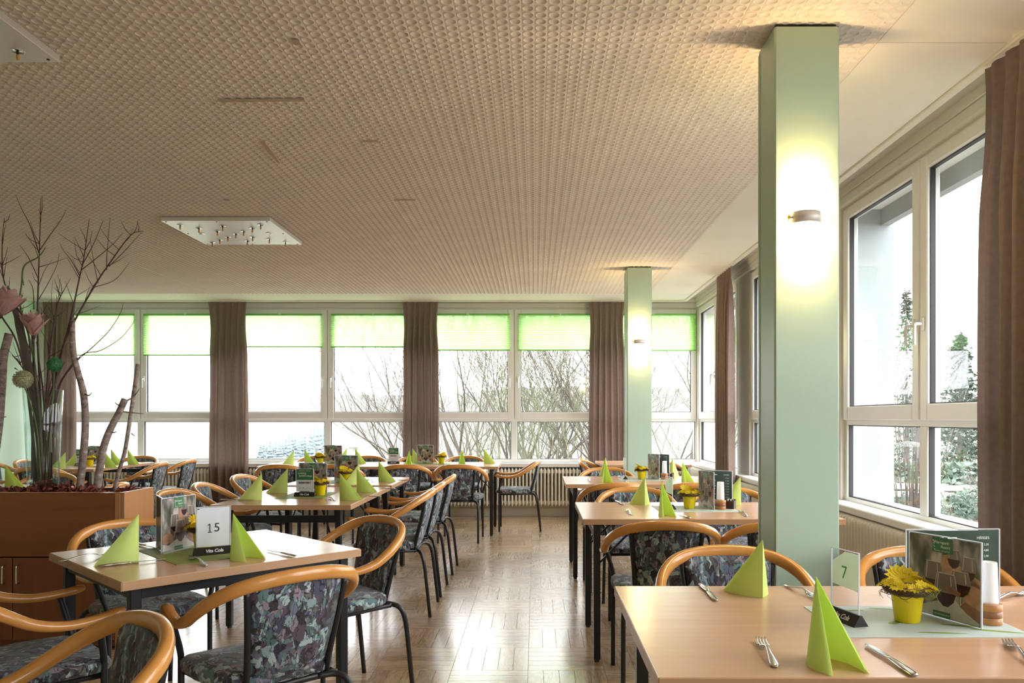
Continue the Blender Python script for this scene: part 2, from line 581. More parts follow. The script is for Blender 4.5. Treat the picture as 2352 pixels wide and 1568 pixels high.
def birch_mat():
    m, nt, p, out = new_mat('birch_bark')
    tc = nd(nt, 'ShaderNodeTexCoord')
    mp = nd(nt, 'ShaderNodeMapping'); mp.inputs['Scale'].default_value = (30, 30, 55)
    nt.links.new(tc.outputs['Object'], mp.inputs['Vector'])
    n = nd(nt, 'ShaderNodeTexNoise', Scale=1.0, Detail=5.0)
    nt.links.new(mp.outputs[0], n.inputs['Vector'])
    r = ramp(nt, [(.28, (.07, .045, .04)), (.42, (.25, .18, .155)), (.60, (.33, .25, .22)), (.72, (.55, .48, .43))])
    nt.links.new(n.outputs['Fac'], r.inputs['Fac'])
    nt.links.new(r.outputs['Color'], p.inputs['Base Color'])
    p.inputs['Roughness'].default_value = .65
    b = nd(nt, 'ShaderNodeBump', Strength=.5, Distance=.004)
    nt.links.new(n.outputs['Fac'], b.inputs['Height']); nt.links.new(b.outputs['Normal'], p.inputs['Normal'])
    return m
M['birch'] = birch_mat()


def cover_mat():
    """blurred out-of-focus backdrop printed on the menu covers (flat print)"""
    m, nt, p, out = new_mat('menu_photo_print')
    tc = nd(nt, 'ShaderNodeTexCoord')
    mp = nd(nt, 'ShaderNodeMapping'); mp.inputs['Scale'].default_value = (3.2, 1.4, 1)
    nt.links.new(tc.outputs['UV'], mp.inputs['Vector'])
    n = nd(nt, 'ShaderNodeTexNoise', Scale=1.6, Detail=2.0)
    nt.links.new(mp.outputs[0], n.inputs['Vector'])
    r = ramp(nt, [(.33, (.045, .055, .042)), (.45, (.13, .125, .10)), (.55, (.32, .29, .26)), (.68, (.62, .58, .55))])
    nt.links.new(n.outputs['Fac'], r.inputs['Fac'])
    nt.links.new(r.outputs['Color'], p.inputs['Base Color'])
    p.inputs['Roughness'].default_value = .25
    return m
M['cover'] = cover_mat()
M['wine'] = plain('wine_print', (.035, .006, .012), .25)
M['glass_print'] = plain('glass_print', (.20, .165, .145), .25)
M['glass_light'] = plain('glass_light_print', (.55, .50, .47), .25)
M['skin_print'] = plain('skin_print', (.42, .23, .16), .3, var=.25, scale=40)
M['skin_dark'] = plain('skin_dark_print', (.24, .11, .07), .3, var=.25, scale=40)
M['cloth_print'] = plain('cloth_print', (.52, .49, .46), .3, var=.15, scale=30)
# ================================================================== THE SETTING
CH = 2.72                                              # ceiling height
XL, XR, YF, YB = -6.35, 2.06, -3.5, 10.0               # inner faces of the walls

# ---- floor of oak parquet blocks, five strips to a block
fl = MB(); fl.box(((XL + XR) / 2, (YF + YB) / 2, -.056), (XR - XL, YB - YF, .1))
floor = setp(fl.build('floor', plain('floor_joint', (.20, .13, .08), .7)), kind='structure')
BLK = .38
SW = BLK / 5
def strip_mb(mb, cx, cy, along, z=0.0):
    l, w = BLK / 2 - .0003, SW / 2 - .0003
    a, b = (l, w) if along == 'X' else (w, l)
    c = .0006
    top = [(-a + c, -b + c), (a - c, -b + c), (a - c, b - c), (-a + c, b - c)]
    bot = [(-a, -b), (a, -b), (a, b), (-a, b)]
    def uv(p):
        return (p[0], p[1]) if along == 'X' else (p[1], p[0])
    i = mb.add([(cx + x, cy + y, z) for x, y in top] + [(cx + x, cy + y, -.006) for x, y in bot])
    mb.face((i, i + 1, i + 2, i + 3), [uv(p) for p in top])
    for k in range(4):
        k2 = (k + 1) % 4
        mb.face((i + 4 + k, i + 4 + k2, i + k2, i + k), [uv(bot[k]), uv(bot[k2]), uv(top[k2]), uv(top[k])])
near, rest = [], []
ix0, ix1 = int((XL + .417) / BLK) - 1, int((XR + .417) / BLK) + 1
for ix in range(ix0, ix1 + 1):
    for iy in range(-11, 27):
        x0 = -.417 + ix * BLK; y0 = .088 + iy * BLK      # block corner
        along = 'X' if (ix + iy) % 2 else 'Y'
        for k in range(5):
            cx, cy = (x0 + BLK / 2, y0 + (k + .5) * SW) if along == 'X' else (x0 + (k + .5) * SW, y0 + BLK / 2)
            ex, ey = (BLK / 2, SW / 2) if along == 'X' else (SW / 2, BLK / 2)
            if cx - ex < XL or cx + ex > XR or cy - ey < YF or cy + ey > YB: continue
            px, py = (VPX + cx * FPX / cy, VPY + HC * FPX / cy) if cy > .5 else (-1, 9999)
            inview = 0 < px < 2352 and py < 1575 and not (cx < -1.15 and cy < 5)
            (near if inview else rest).append((cy, cx, along))
near.sort()
rest += near[300:]; near = near[:300]
mb = MB()
for cy, cx, al in rest: strip_mb(mb, cx, cy, al)
setp(mb.build('parquet', M['parquet'], floor, fix=False), kind='stuff')
ms = {}
for al in 'XY':
    mb = MB(); strip_mb(mb, 0, 0, al); ms[al] = mb.mesh('parquet_strip', M['parquet'])
for cy, cx, al in near: obj('parquet_strip', ms[al], floor, (cx, cy, 0))

# ---- walls
def wall(name, boxes, mat=None):
    mb = MB()
    for a, b in boxes:
        mb.box([(p + q) / 2 for p, q in zip(a, b)], [abs(q - p) for p, q in zip(a, b)])
    return setp(mb.build(name, mat or M['wall']), kind='structure')
ZB, ZT = .68, 2.66
wall('wall_back', [((XL - .2, YB, -.1), (XR + .36, YB + .32, ZB)), ((XL - .2, YB, ZT), (XR + .36, YB + .32, 2.95)), ((2.08, YB, ZB), (XR + .36, YB + .32, ZT)), ((XL - .2, YB, ZB), (-6.245, YB + .32, ZT))])
piers = [(-3.7, -2.75), (-.45, .68), (2.85, 3.14), (5.29, 5.48), (7.55, 8.0), (9.95, 10.0)]
wall('wall_right', [((XR, -3.7, -.1), (XR + .36, YB, ZB)), ((XR, -3.7, ZT), (XR + .36, YB, 2.95))] + [((XR, a, ZB), (XR + .11, b, ZT)) for a, b in piers])
wall('trim_7', [((XR + .11, a, ZB), (XR + .36, b, ZT)) for a, b in piers[:-1]], M['facade'])
wall('wall_left', [((XL - .2, -3.7, -.1), (XL, YB, 2.95))], M['mint'])
wall('wall_front', [((XL, -3.8, -.1), (XR, YF, 2.95))], M['mint'])
wall('baseboard_back', [((XL, YB - .012, 0), (XR, YB, .10))], M['wall'])
wall('baseboard_right', [((XR - .012, YF, 0), (XR, YB - .012, .10))], M['wall'])
# header panels above the windows
wall('trim_1', [((XL, YB - .02, 2.665), (XR, YB, 2.715)), ((XL, YB - .03, 2.72), (XR, YB, 2.8))], M['panel'])
wall('trim_2', [((XR - .02, YF, 2.665), (XR, YB - .03, 2.715)), ((XR - .03, YF, 2.72), (XR, YB - .03, 2.8))], M['panel'])
# window sills
def sill(name, a, b):
    mb = MB(); mb.box([(p + q) / 2 for p, q in zip(a, b)], [abs(q - p) for p, q in zip(a, b)], bev=.006)
    return setp(mb.build(name, M['sill']), kind='structure')
sill('trim_3', (XL, 9.86, .632), (XR - .1, 10.06, .682))
sill('trim_4', (1.95, YF, .655), (2.10, 9.86, .70))
# grey roller rails outside above the window openings
wall('trim_5', [((XR + .27, -3, 2.55), (XR + .33, 9.9, 2.66))], plain('roller_rail', (.30, .31, .31), .5))

# ---- ceiling of embossed panels with a smooth border
cs = MB(); cs.box(((XL + XR) / 2, (YF + YB) / 2, 2.86), (XR - XL + .7, YB - YF + .6, .18))
ceiling = setp(cs.build('ceiling', plain('ceiling_slab', (.5, .46, .40), .9)), kind='structure')
PW, PH = .575, .5625
def panel_mesh():
    mb = MB(); mb.smooth = True
    n = 12
    pw, ph = (PW - .0012) / n, (PH - .0012) / n
    seg = 16
    ang = [2 * PI * k / seg for k in range(seg)]
    sq = [(max(-1, min(1, math.cos(a) * 1.4143 if abs(math.cos(a)) < .7072 else math.copysign(1, math.cos(a)))), 0) for a in ang]
    sq = [(math.cos(a) / max(abs(math.cos(a)), abs(math.sin(a))), math.sin(a) / max(abs(math.cos(a)), abs(math.sin(a)))) for a in ang]
    for i in range(n):
        for j in range(n):
            cx, cy = (i + .5) * pw - (PW - .0012) / 2, (j + .5) * ph - (PH - .0012) / 2
            def circ(r, z): return [(cx + r * math.cos(a), cy + r * math.sin(a), z) for a in ang]
            R = [mb.add([(cx + a * pw / 2, cy + b * ph / 2, 0.0) for a, b in sq]), mb.add(circ(.0214, -.0002)), mb.add(circ(.0203, -.0018)), mb.add(circ(.0188, .0015)), mb.add(circ(.0150, .0050))]
            c = mb.add([(cx, cy, .0066)])
            for a, b in zip(R, R[1:]):
                for q in range(seg):
                    q2 = (q + 1) % seg
                    mb.face((a + q, b + q, b + q2, a + q2))
            for q in range(seg): mb.face((R[-1] + q, c, R[-1] + (q + 1) % seg))
    # edges of the panel
    mb.smooth = False
    x, y = (PW - .0012) / 2, (PH - .0012) / 2
    i = mb.add([(-x, -y, 0), (x, -y, 0), (x, y, 0), (-x, y, 0), (-x, -y, .015), (x, -y, .015), (x, y, .015), (-x, y, .015)])
    for q in range(4):
        q2 = (q + 1) % 4
        mb.face((i + q, i + q2, i + 4 + q2, i + 4 + q))
    return mb.mesh('ceiling_panel', M['ceiling'])
pm = panel_mesh()
DX1 = 1.338
ny = 0
y = 3.07 - PH * 11
while y + PH < 9.27:
    x = DX1 - PW
    while x > XL - .3:
        obj('ceiling_panel', pm, ceiling, (x + PW / 2, y + PH / 2, CH + random.uniform(-.0008, .0008)), (random.uniform(-.0010, .0010), random.uniform(-.0010, .0010), 0))
        x -= PW
    y += PH
DY1 = y
def board(a, b):
    mb = MB(); mb.box([(p + q) / 2 for p, q in zip(a, b)], [abs(q - p) for p, q in zip(a, b)])
    mb.build('ceiling_board', M['ceiling_board'], ceiling)
y = DY1 - PH * 11
board((DX1 + .002, YF, CH), (1.85, y - .002, CH + .015))
while y < DY1 - .01:
    dz = random.uniform(-.0004, .0004)
    board((DX1 + .002, y + .0005, CH + dz), (1.85, y + PH - .0005, CH + .015)); y += PH
x = 1.85
while x > XL:
    x2 = max(XL, x - 1.15)
    board((x2 + .0012, DY1 + .002, CH), (x - .0012, 9.755, CH + .015)); x = x2
# curtain rail mouldings round the border
wall('trim_6', [((1.853, YF, 2.706), (1.892, 9.80, 2.735)), ((XL, 9.758, 2.706), (1.853, 9.80, 2.735))], M['ceiling_trim'])
# damaged joints where strips of bare batten show
M['batten'] = plain('bare_batten', (.56, .46, .37), .8)
for (x0, y0, x1, y1, w) in ((506, 231, 700, 229, .018), (605, 325, 640, 372, .016), (905, 459, 955, 459, .012), (835, 324, 868, 324, .014), (673, 97, 690, 97, .03), (515, 459, 528, 459, .02)):
    a, b = pz(x0, y0, CH - .004), pz(x1, y1, CH - .004)
    mb = MB(); d = b - a
    mb.box((0, 0, 0), (d.length, w, .008))
    mb.build('batten', M['batten'], ceiling, ((a + b) / 2), (0, 0, math.atan2(d.y, d.x)))

# ---- pillars
def pillar(x0, y0, x1, y1):
    mb = MB(); mb.box((0, 0, CH / 2 - .005), (x1 - x0, y1 - y0, CH - .01), bev=.006)
    o = setp(mb.build('pillar', M['pillar'], None, ((x0 + x1) / 2, (y0 + y1) / 2, 0)), kind='structure')
    k = MB(); k.box((0, 0, CH - .004), (x1 - x0 - .02, y1 - y0 - .02, .012))
    k.build('shadow_joint', plain('dark_joint', (.03, .025, .02), .9), o)
    s = MB()
    for sx in (-1,):
        s.box((sx * ((x1 - x0) / 2 + .0015), (y1 - y0) / 2 - .012, CH / 2), (.003, .018, CH - .06))
    s.build('corner_bead', M['pillar'], o)
    return o
pillar(.89, 2.917, 1.132, 3.126)
pillar(.888, 7.593, 1.128, 7.81)

# ---- windows
def window(n, W, loc, rz, single=False):
    o = bpy.data.objects.new('window_%d' % n, None); COL.objects.link(o); o.location = loc; o.rotation_euler = (0, 0, rz)
    o['kind'] = 'structure'
    zb, zt, zm0, zm1 = ZB, ZT, 1.205, 1.25             # lower glass top, underside of the sashes
    h = W / 2
    f = MB()
    fw = .045
    def bx(mb, x0, x1, z0, z1, y0, y1, bev=.004): mb.box(((x0 + x1) / 2, (y0 + y1) / 2, (z0 + z1) / 2), (x1 - x0, y1 - y0, z1 - z0), bev=bev)
    bx(f, -h, -h + fw, zb, zt, 0, .075); bx(f, h - fw, h, zb, zt, 0, .075)
    bx(f, -h + fw, h - fw, zt - .03, zt, 0, .075); bx(f, -h + fw, h - fw, zb, zb + .045, 0, .075)
    bx(f, -h + fw, h - fw, zm0, zm1, 0, .075)
    if not single:
        bx(f, -.04, .04, zb + .045, zm0, 0, .075); bx(f, -.025, .025, zm1, zt - .03, 0, .075)
    f.build('window_frame', M['frame'], o)
    cells = [(-h + fw, h - fw)] if single else [(-h + fw, -.025), (.025, h - fw)]
    sw = .058
    for k, (a, b) in enumerate(cells):
        s = MB()
        z0, z1 = zm1 - .012, zt - .02
        a2, b2 = a - .012, b + .012
        if not single:
            if k == 0: b2 = b + .018
            else: a2 = a - .018
        bx(s, a2, a + sw, z0, z1, -.022, .05, .006); bx(s, b - sw, b2, z0, z1, -.022, .05, .006)
        bx(s, a + sw, b - sw, z0, z0 + .088, -.022, .05, .006); bx(s, a + sw, b - sw, z1 - .07, z1, -.022, .05, .006)
        so = s.build('sash', M['frame'], o)
        g = MB(); bx(g, a + sw - .004, b - sw + .004, z0 + .084, z1 - .066, .012, .018, 0)
        g.build('pane', M['glass'], so)
        q = MB()
        e = .006
        A, B, C, D = a + sw, b - sw, z0 + .088, z1 - .07
        for (u0, u1, v0, v1) in ((A, A + e, C, D), (B - e, B, C, D), (A, B, C, C + e), (A, B, D - e, D)): bx(q, u0, u1, v0, v1, -.004, .022, 0)
        q.build('gasket', M['gasket'], so)
        hx = (b - sw * .45) if (k == 0 and not single) else (a + sw * .45)
        hd = MB(); hd.box((hx, -.028, 1.75), (.028, .012, .075), bev=.004)
        hd.tube(smooth_path([(hx, -.03, 1.75), (hx, -.062, 1.75), (hx, -.07, 1.735), (hx, -.07, 1.64)], 4), [(.0085, .0085)] * 13, 8)
        hd.build('handle', M['frame'], so)
    for (a, b) in ([(-h + fw, h - fw)] if single else [(-h + fw, -.04), (.04, h - fw)]):
        g = MB(); bx(g, a - .004, b + .004, zb + .041, zm0 + .004, .03, .036, 0); g.build('pane', M['glass'], o)
        q = MB(); e = .006
        for (u0, u1, v0, v1) in ((a, a + e, zb + .045, zm0), (b - e, b, zb + .045, zm0), (a, b, zb + .045, zb + .051), (a, b, zm0 - e, zm0)): bx(q, u0, u1, v0, v1, .012, .04, 0)
        q.build('gasket', M['gasket'], o)
    return o
WB = 2.385
bays = [(-5.0525, WB), (-2.6625, WB), (-.2725, WB)]
for n, (x, w) in enumerate(bays): window(n + 1, w, (x, 10.03, 0), 0)
window(4, 1.17, (1.505, 10.03, 0), 0, single=True)
for n, (a, b) in enumerate(((.68, 2.85), (3.14, 5.29), (5.48, 7.55), (8.0, 9.95), (-2.75, -.45))):  # first and last are unseen, added for light on the nearest chairs
    window(5 + n, b - a, (2.085, (a + b) / 2, 0), -PI / 2)


# ---- pleated blinds, one on each upper sash of the window wall
def blind(x0, x1, zb, label):
    o = thing('pleated_blind', label, 'blind', ((x0 + x1) / 2, 9.985, 0), 0, 'green pleated blinds')
    w = (x1 - x0) / 2
    zt = 2.575
    n = int((zt - zb) / .0125)
    b = MB()
    def fn(u, v):
        k = round(v * n)
        return (-w + 2 * w * u, (.0045 if k % 2 else -.0045), zb + .012 + (zt - .012 - zb - .012) * v)
    b.grid(fn, 2, n)
    b.build('pleated_fabric', M['blind'], o, fix=False)
    r = MB(); r.box((0, 0, zb + .006), (2 * w, .016, .014), bev=.003); r.build('bottom_rail', M['blind_rail'], o)
    r = MB(); r.box((0, 0, zt - .004), (2 * w, .016, .018), bev=.003); r.build('top_rail', M['blind_rail'], o)
    t = MB(); t.box((0, -.012, zt + .004), (.03, .01, .018), bev=.003); t.build('tension_clip', M['frame'], o)
    t = MB(); t.tube([(0, -.008, zb + .01), (0, -.008, zt)], .0012, 5); t.build('cord', M['frame'], o)
names = [('long green pleated blind nearest the mint wall', 'long green pleated blind beside the second curtain from the mint wall'),
         ('shortest green blind beside the second curtain from the mint wall', 'short green blind ending at the middle curtain'),
         ('green pleated blind just window side of the middle curtain', 'green pleated blind beside the curtain next to the far pillar')]
for (x, w), zb, nm in zip(bays, (2.045, 2.15, 2.11), names):
    blind(x - w / 2 + .06, x - .055, zb, nm[0]); blind(x + .055, x + w / 2 - .06, zb, nm[1])
blind(.955, 2.045, 2.105, 'green pleated blind in the corner window behind the far pillar')

# ---- curtains
def curtain(label, c, rz, w, zt, zb, folds, seed, flare=0.0, amp=.045):
    rnd = random.Random(seed)
    ph = [rnd.uniform(-.5, .5) for _ in range(folds + 2)]
    am = [rnd.uniform(.6, 1.25) for _ in range(folds + 2)]
    b = MB(); b.smooth = True
    def fn(u, v):
        f = u * folds
        k = int(min(f, folds - 1e-6))
        t = f - k
        a = amp * (am[k] * (1 - t) + am[k + 1] * t)
        dr = 1 - v                                       # 0 at the top, 1 at the hem
        d = min(1, .35 + dr * 3.2)
        if v > .93: d *= .55
        yy = math.sin(2 * PI * f + ph[k] * (1 - t) + ph[k + 1] * t + .5 * math.sin(3 * dr + k)) * a * d
        yy += .25 * a * math.sin(4 * PI * f + 1.3) * d
        spread = 1 - .07 * math.sin(PI * min(1, max(0, (1 - v) / .22))) if v > .78 else 1.0
        x = (u - .5) * w * spread * (1 + flare * dr) + .008 * math.sin(5 * dr + k)
        return (x, yy, zb + (zt - zb) * v)
    b.grid(fn, folds * 10, 26)
    o = setp(b.build('curtain', M['curtain'], None, c, (0, 0, rz), fix=False), label, 'curtain', 'taupe curtains')
    return o
curtain('taupe curtain in the corner by the mint wall, behind the twig vase', (-5.95, 9.79, 0), 0, .42, 2.70, .06, 6, 1, -.1, .035)
curtain('taupe curtain hanging behind the reserved table, second from the mint wall', (-3.845, 9.79, 0), 0, .49, 2.70, .06, 6, 2, 0, .035)
curtain('taupe curtain in the middle of the window wall', (-1.435, 9.79, 0), 0, .455, 2.70, .06, 6, 3, -.03, .035)
curtain('taupe curtain on the window wall right next to the far pillar', (.89, 9.79, 0), 0, .45, 2.70, .06, 6, 4, 0, .035)
curtain('taupe curtain seen edge on, between the two pillars at the side windows', (1.87, 7.78, 0), PI / 2, .62, 2.70, .06, 7, 5, 0, .04)
curtain('large near taupe curtain cut by the edge of the picture', (1.87, 2.93, 0), PI / 2, .66, 2.70, .06, 7, 6, 0, .045)

# ---- radiators
def radiator(label, c, rz, n, pitch, zt, zb, depth=.10):
    o = thing('radiator', label, 'radiator', c, rz, 'column radiators')
    mb = MB()
    mb.smooth = True
    rings = []
    w = pitch * .30
    for z, k in ((zb, .25), (zb + .012, .7), (zb + .03, 1.3), (zb + .055, 1.55), (zb + .075, .95), ((zb + zt) / 2, .92), (zt - .075, .95), (zt - .055, 1.55), (zt - .03, 1.45), (zt - .012, .9), (zt, .3)):
        hw = w * k; hd = depth / 2 * (1 if .6 < k else .75)
        rings.append([(hw * math.copysign(abs(math.cos(a)) ** .6, math.cos(a)), hd * math.copysign(abs(math.sin(a)) ** .5, math.sin(a)), z) for a in [2 * PI * q / 10 for q in range(10)]])
    mb.loft(rings)
    me = mb.mesh('radiator_column', M['radiator'])
    for k in range(n): obj('radiator_column', me, o, ((k - (n - 1) / 2) * pitch, 0, 0))
    for z in (zb + .045, zt - .045):
        p = MB(); p.tube([(-n * pitch / 2, 0, z), (n * pitch / 2, 0, z)], .024, 8); p.build('header_pipe', M['radiator'], o)
    for s in (-.4, .4):
        b = MB(); b.box((s * n * pitch, .02, zb / 2), (.03, .03, zb), bev=.003); b.build('foot', M['radiator'], o)
    return o
radiator('cream column radiator under the blinds nearest the mint wall', (-5.05, 9.905, 0), 0, 48, .0455, .62, .14)
radiator('cream column radiator behind the reserved table and window row', (-2.66, 9.905, 0), 0, 50, .0455, .62, .14)
radiator('cream column radiator behind the lone chair at the window row end', (-.27, 9.905, 0), 0, 50, .0455, .62, .14)
radiator('small cream column radiator under the corner window', (1.42, 9.905, 0), 0, 21, .0455, .62, .14)
radiator('cream column radiator under the large side window by the near pillar', (1.97, 4.17, 0), PI / 2, 45, .0450, .648, .12, .11)
radiator('cream column radiator of the middle side window, behind the near pillar', (1.97, 6.5, 0), PI / 2, 44, .0450, .648, .12, .11)
radiator('cream column radiator under the far corner side window', (1.97, 8.87, 0), PI / 2, 37, .0450, .648, .12, .11)

# ---- wall lamps on the pillars
M['shade'] = emis('lit_opal_glass', (1.0, .80, .50), 4.0)
def wall_lamp(x, y, label, rz=0):
    o = thing('wall_lamp', label, 'lamp', (x, y, 1.988), rz, 'wall lamps on the pillars')
    for z0, z1 in ((.021, .139), (-.139, -.021)):
        s = MB(); s.smooth = True
        n = 14
        def prof(r, yy): return [(r * math.cos(PI + PI * k / n), yy + (.052 if r > .05 else .048) * math.sin(PI + PI * k / n), 0) for k in range(n + 1)]
        a, b = prof(.054, -.012), prof(.050, -.012)
        loop = a + b[::-1]
        s.loft([[(p[0], p[1], z) for p in loop] for z in (z0, z1)], True, True)
        s.build('glass_shade', M['shade'], o)
    b = MB(); b.smooth = True
    loop = [(.0555 * math.cos(PI + PI * k / 14), -.012 + .0535 * math.sin(PI + PI * k / 14)) for k in range(15)] + [(.050 * math.cos(2 * PI - PI * k / 14), -.012 + .048 * math.sin(2 * PI - PI * k / 14)) for k in range(15)]
    b.loft([[(p[0], p[1], z) for p in loop] for z in (-.021, .021)], True, True)
    b.build('metal_band', plain('lamp_band', (.62, .57, .54), .5, metal=.3), o)
    k = MB(); k.lathe([(.013, 0), (.013, .006), (.006, .008)], 12)
    k.build('brass_knob', plain('brass', (.75, .5, .12), .25, metal=1.0), o, (-.064, -.03, 0), (0, -PI / 2, 0))
    a = MB(); a.box((-.058, -.018, 0), (.012, .03, .012), bev=.002); a.box((0, -.006, 0), (.08, .012, .06), bev=.002); a.build('bracket', M['chrome'], o)
    for dz in (.07, -.07):
        d = bpy.data.lights.new('lamp_bulb', 'POINT'); d.energy = LAMP_W; d.color = (1.0, .65, .29); d.shadow_soft_size = .018
        l = bpy.data.objects.new('lamp_bulb', d); COL.objects.link(l); l.parent = o; l.location = (0, -.03, dz)
    return o
LAMP_W = .8
wall_lamp(1.0, 2.915, 'lit half round wall lamp on the near green pillar')
wall_lamp(1.0, 7.591, 'lit half round wall lamp on the far green pillar')
wall_lamp(1.02, 3.128, 'wall lamp on the far face of the near green pillar', PI)
wall_lamp(1.02, 7.812, 'wall lamp on the far face of the far green pillar', PI)

# ---- square ceiling light plates with LED spots
SP = [(372, 245), (672, 292), (720, 385), (1048, 262), (963, 342), (1520, 290), (1652, 240), (1383, 345), (1256, 385), (1128, 435), (1525, 432), (1002, 480), (882, 520), (1440, 495), (1785, 380), (1790, 470), (2047, 515)]
spots = []
for sx, sy in SP:
    p = pz(360 + sx / 6.918, 480 + (sy + (4 if (sx, sy) not in ((720, 385), (1785, 380)) else 0)) / 6.918, 2.69)
    spots.append((p.x + 2.338, p.y - 6.11))
def light_plate(cx, cy, label):
    o = thing('ceiling_light', label, 'ceiling light', (cx, cy, CH), 0, 'square ceiling lights')
    b = MB(); b.box((0, 0, -.016), (.80, .785, .030), bev=.002)
    b.build('plate', M['alu'], o)
    s = MB(); s.box((0, 0, -.0005), (.74, .72, .010)); s.build('mounting_frame', M['black'], o)
    d = MB(); d.smooth = True; d.lathe([(.0245, 0), (.0255, -.003), (.022, -.0045), (.017, -.002), (.002, -.002)], 16)
    dm = d.mesh('spot_ring', M['chrome'])
    e = MB(); e.lathe([(.0045, -.002), (.0045, -.016), (.004, -.018)], 8); em = e.mesh('bulb_socket', M['black_plastic'])
    g = MB(); g.lathe([(.0055, -.016), (.006, -.032), (.004, -.036)], 8); gm = g.mesh('bulb', M['amber'])
    for k, (x, y) in enumerate(spots):
        r = obj('spot_ring', dm, o, (x, y, -.031))
        if k in (2, 14): continue
        obj('bulb_socket', em, r); obj('bulb', gm, r)
    w = MB(); w.lathe([(.006, -.031), (.006, -.0335), (.002, -.0345)], 8); wm = w.mesh('screw', M['black_plastic'])
    for a in (-.37, 0, .37):
        for c in (-.365, .365): obj('screw', wm, o, (a, c, 0))
    for a in (-.37, .37): obj('screw', wm, o, (a, 0, 0))
light_plate(-2.338, 6.11, 'square brushed metal ceiling light with many spots above the twigs')
light_plate(-2.325, 2.78, 'square ceiling light cut by the upper picture corner')
# ================================================================== OUTSIDE
def terr(x, y):
    r = max(y - 10.3, (x - 2.4) * .9, (-7 - x))
    d = max(0.0, r)
    pts = [(0, -.55), (6, -1.0), (15, -2.4), (90, -7), (280, -13), (380, 2), (460, 15), (620, 19), (900, 24)]
    z = pts[-1][1]
    for (a, za), (b, zb) in zip(pts, pts[1:]):
        if d <= b:
            t = (d - a) / (b - a); t = t * t * (3 - 2 * t) if a > 20 else t
            z = za + (zb - za) * t
            break
    if d > 200: z += (d - 200) / 300 * (3.5 * math.sin(x * .011 + 1) + 2.2 * math.sin(x * .031 + y * .012))
    return z
def grass_mat(name, c1, c2, sc_):
    m, nt, p, out = new_mat(name)
    tc = nd(nt, 'ShaderNodeTexCoord'); n = nd(nt, 'ShaderNodeTexNoise', Scale=sc_, Detail=6.0)
    nt.links.new(tc.outputs['Object'], n.inputs['Vector'])
    r = ramp(nt, [(.35, c1), (.65, c2)]); nt.links.new(n.outputs['Fac'], r.inputs['Fac'])
    nt.links.new(r.outputs['Color'], p.inputs['Base Color']); p.inputs['Roughness'].default_value = .9
    return m
mb = MB(); mb.smooth = True
xs = [-700, -500, -350, -250, -180, -130, -100, -75, -55, -40, -30, -22, -16, -12, -9, -6.7, -4, -2, 0, 2.45, 4, 6, 8, 11, 15, 20, 28, 40, 55, 75, 100, 150, 220, 320, 450, 650]
ys = [-40, -20, -8, 0, 4, 8, 10.35, 12, 14, 17, 20, 24, 30, 40, 55, 75, 100, 130, 160, 190, 220, 250, 280, 300, 320, 340, 360, 380, 410, 440, 480, 520, 580, 640, 700, 800, 900]
idx = {}
for j, y in enumerate(ys):
    for i, x in enumerate(xs): idx[i, j] = mb.add([(x, y, terr(x, y) if not (-6.7 < x < 2.45 and y < 10.35) else -.8)])
for j in range(len(ys) - 1):
    for i in range(len(xs) - 1): mb.face((idx[i, j], idx[i + 1, j], idx[i + 1, j + 1], idx[i, j + 1]))
setp(mb.build('ground', grass_mat('winter_meadow', (.072, .076, .060), (.105, .10, .085), .06)), kind='structure')

# unseen pale slabs added to bounce skylight up to the ceiling
tb = MB()
for k in range(7):
    for q in range(36):
        r0 = 10.33 + k * .62
        if q < 22: tb.box((-7.2 + q * .62, r0 + .31, -.60 - .06 * k), (.60, .60, .05), bev=.004)
    for q in range(24): tb.box((2.75 + k * .62, -4 + q * .62, -.60 - .06 * k), (.60, .60, .05), bev=.004)
setp(tb.build('bounce_slabs', plain('pale_bounce_slabs', (.52, .51, .48), .85, var=.1, scale=2)), kind='structure')
M['bark'] = plain('bare_tree_bark', (.10, .082, .065), .9, var=.35, scale=3)
M['bark_moss'] = plain('mossy_bark', (.125, .13, .078), .9, var=.35, scale=3)
def bare_tree(label, x, y, h, seed, lean=(0, 0), r0=.09, mat='bark', stems=3, gen=6, spread=.5):
    rnd = random.Random(seed)
    zb = terr(x, y) - .1
    o = thing('bare_tree', label, 'tree', (x, y, zb), 0, 'bare trees outside the window wall')
    tr, br, tw = MB(), MB(), MB()
    def grow(p, d, L, r, g):
        n = 4
        pts = [p.copy()]
        q = p.copy(); dd = d.copy()
        for k in range(n):
            dd = (dd + Vector((rnd.uniform(-1, 1), rnd.uniform(-1, 1), rnd.uniform(-.5, .9))) * .16).normalized()
            q = q + dd * (L / n); pts.append(q.copy())
        mb = tr if g == 0 else (br if g <= 2 else tw)
        mb.tube(pts, [r * (1 - .5 * k / n) for k in range(n + 1)], 6 if g == 0 else (4 if g <= 2 else 3), caps=False)
        if g >= gen: return
        m = rnd.choice((2, 3, 3)) if g < 4 else 2
        for c in range(m):
            t = rnd.uniform(.35, 1.0) if c else 1.0
            k = min(int(t * n), n)
            ax = Vector((rnd.uniform(-1, 1), rnd.uniform(-1, 1), rnd.uniform(-.3, .6)))
            nd_ = (dd + ax * (spread if c else .3)).normalized()
            grow(pts[k], nd_, L * rnd.uniform(.58, .82), max(.0042, r * rnd.uniform(.40, .55)), g + 1)
    for s in range(stems):
        a = rnd.uniform(0, 2 * PI)
        d = Vector((lean[0] + .35 * math.cos(a), lean[1] + .35 * math.sin(a), 1)).normalized()
        grow(Vector((.1 * math.cos(a), .1 * math.sin(a), 0)), d, h * .36, r0, 0)
    tr.build('trunk', M[mat], o, fix=False)
    setp(br.build('branches', M[mat], o, fix=False), kind='stuff')
    setp(tw.build('twigs', M[mat], o, fix=False), kind='stuff')
    return o
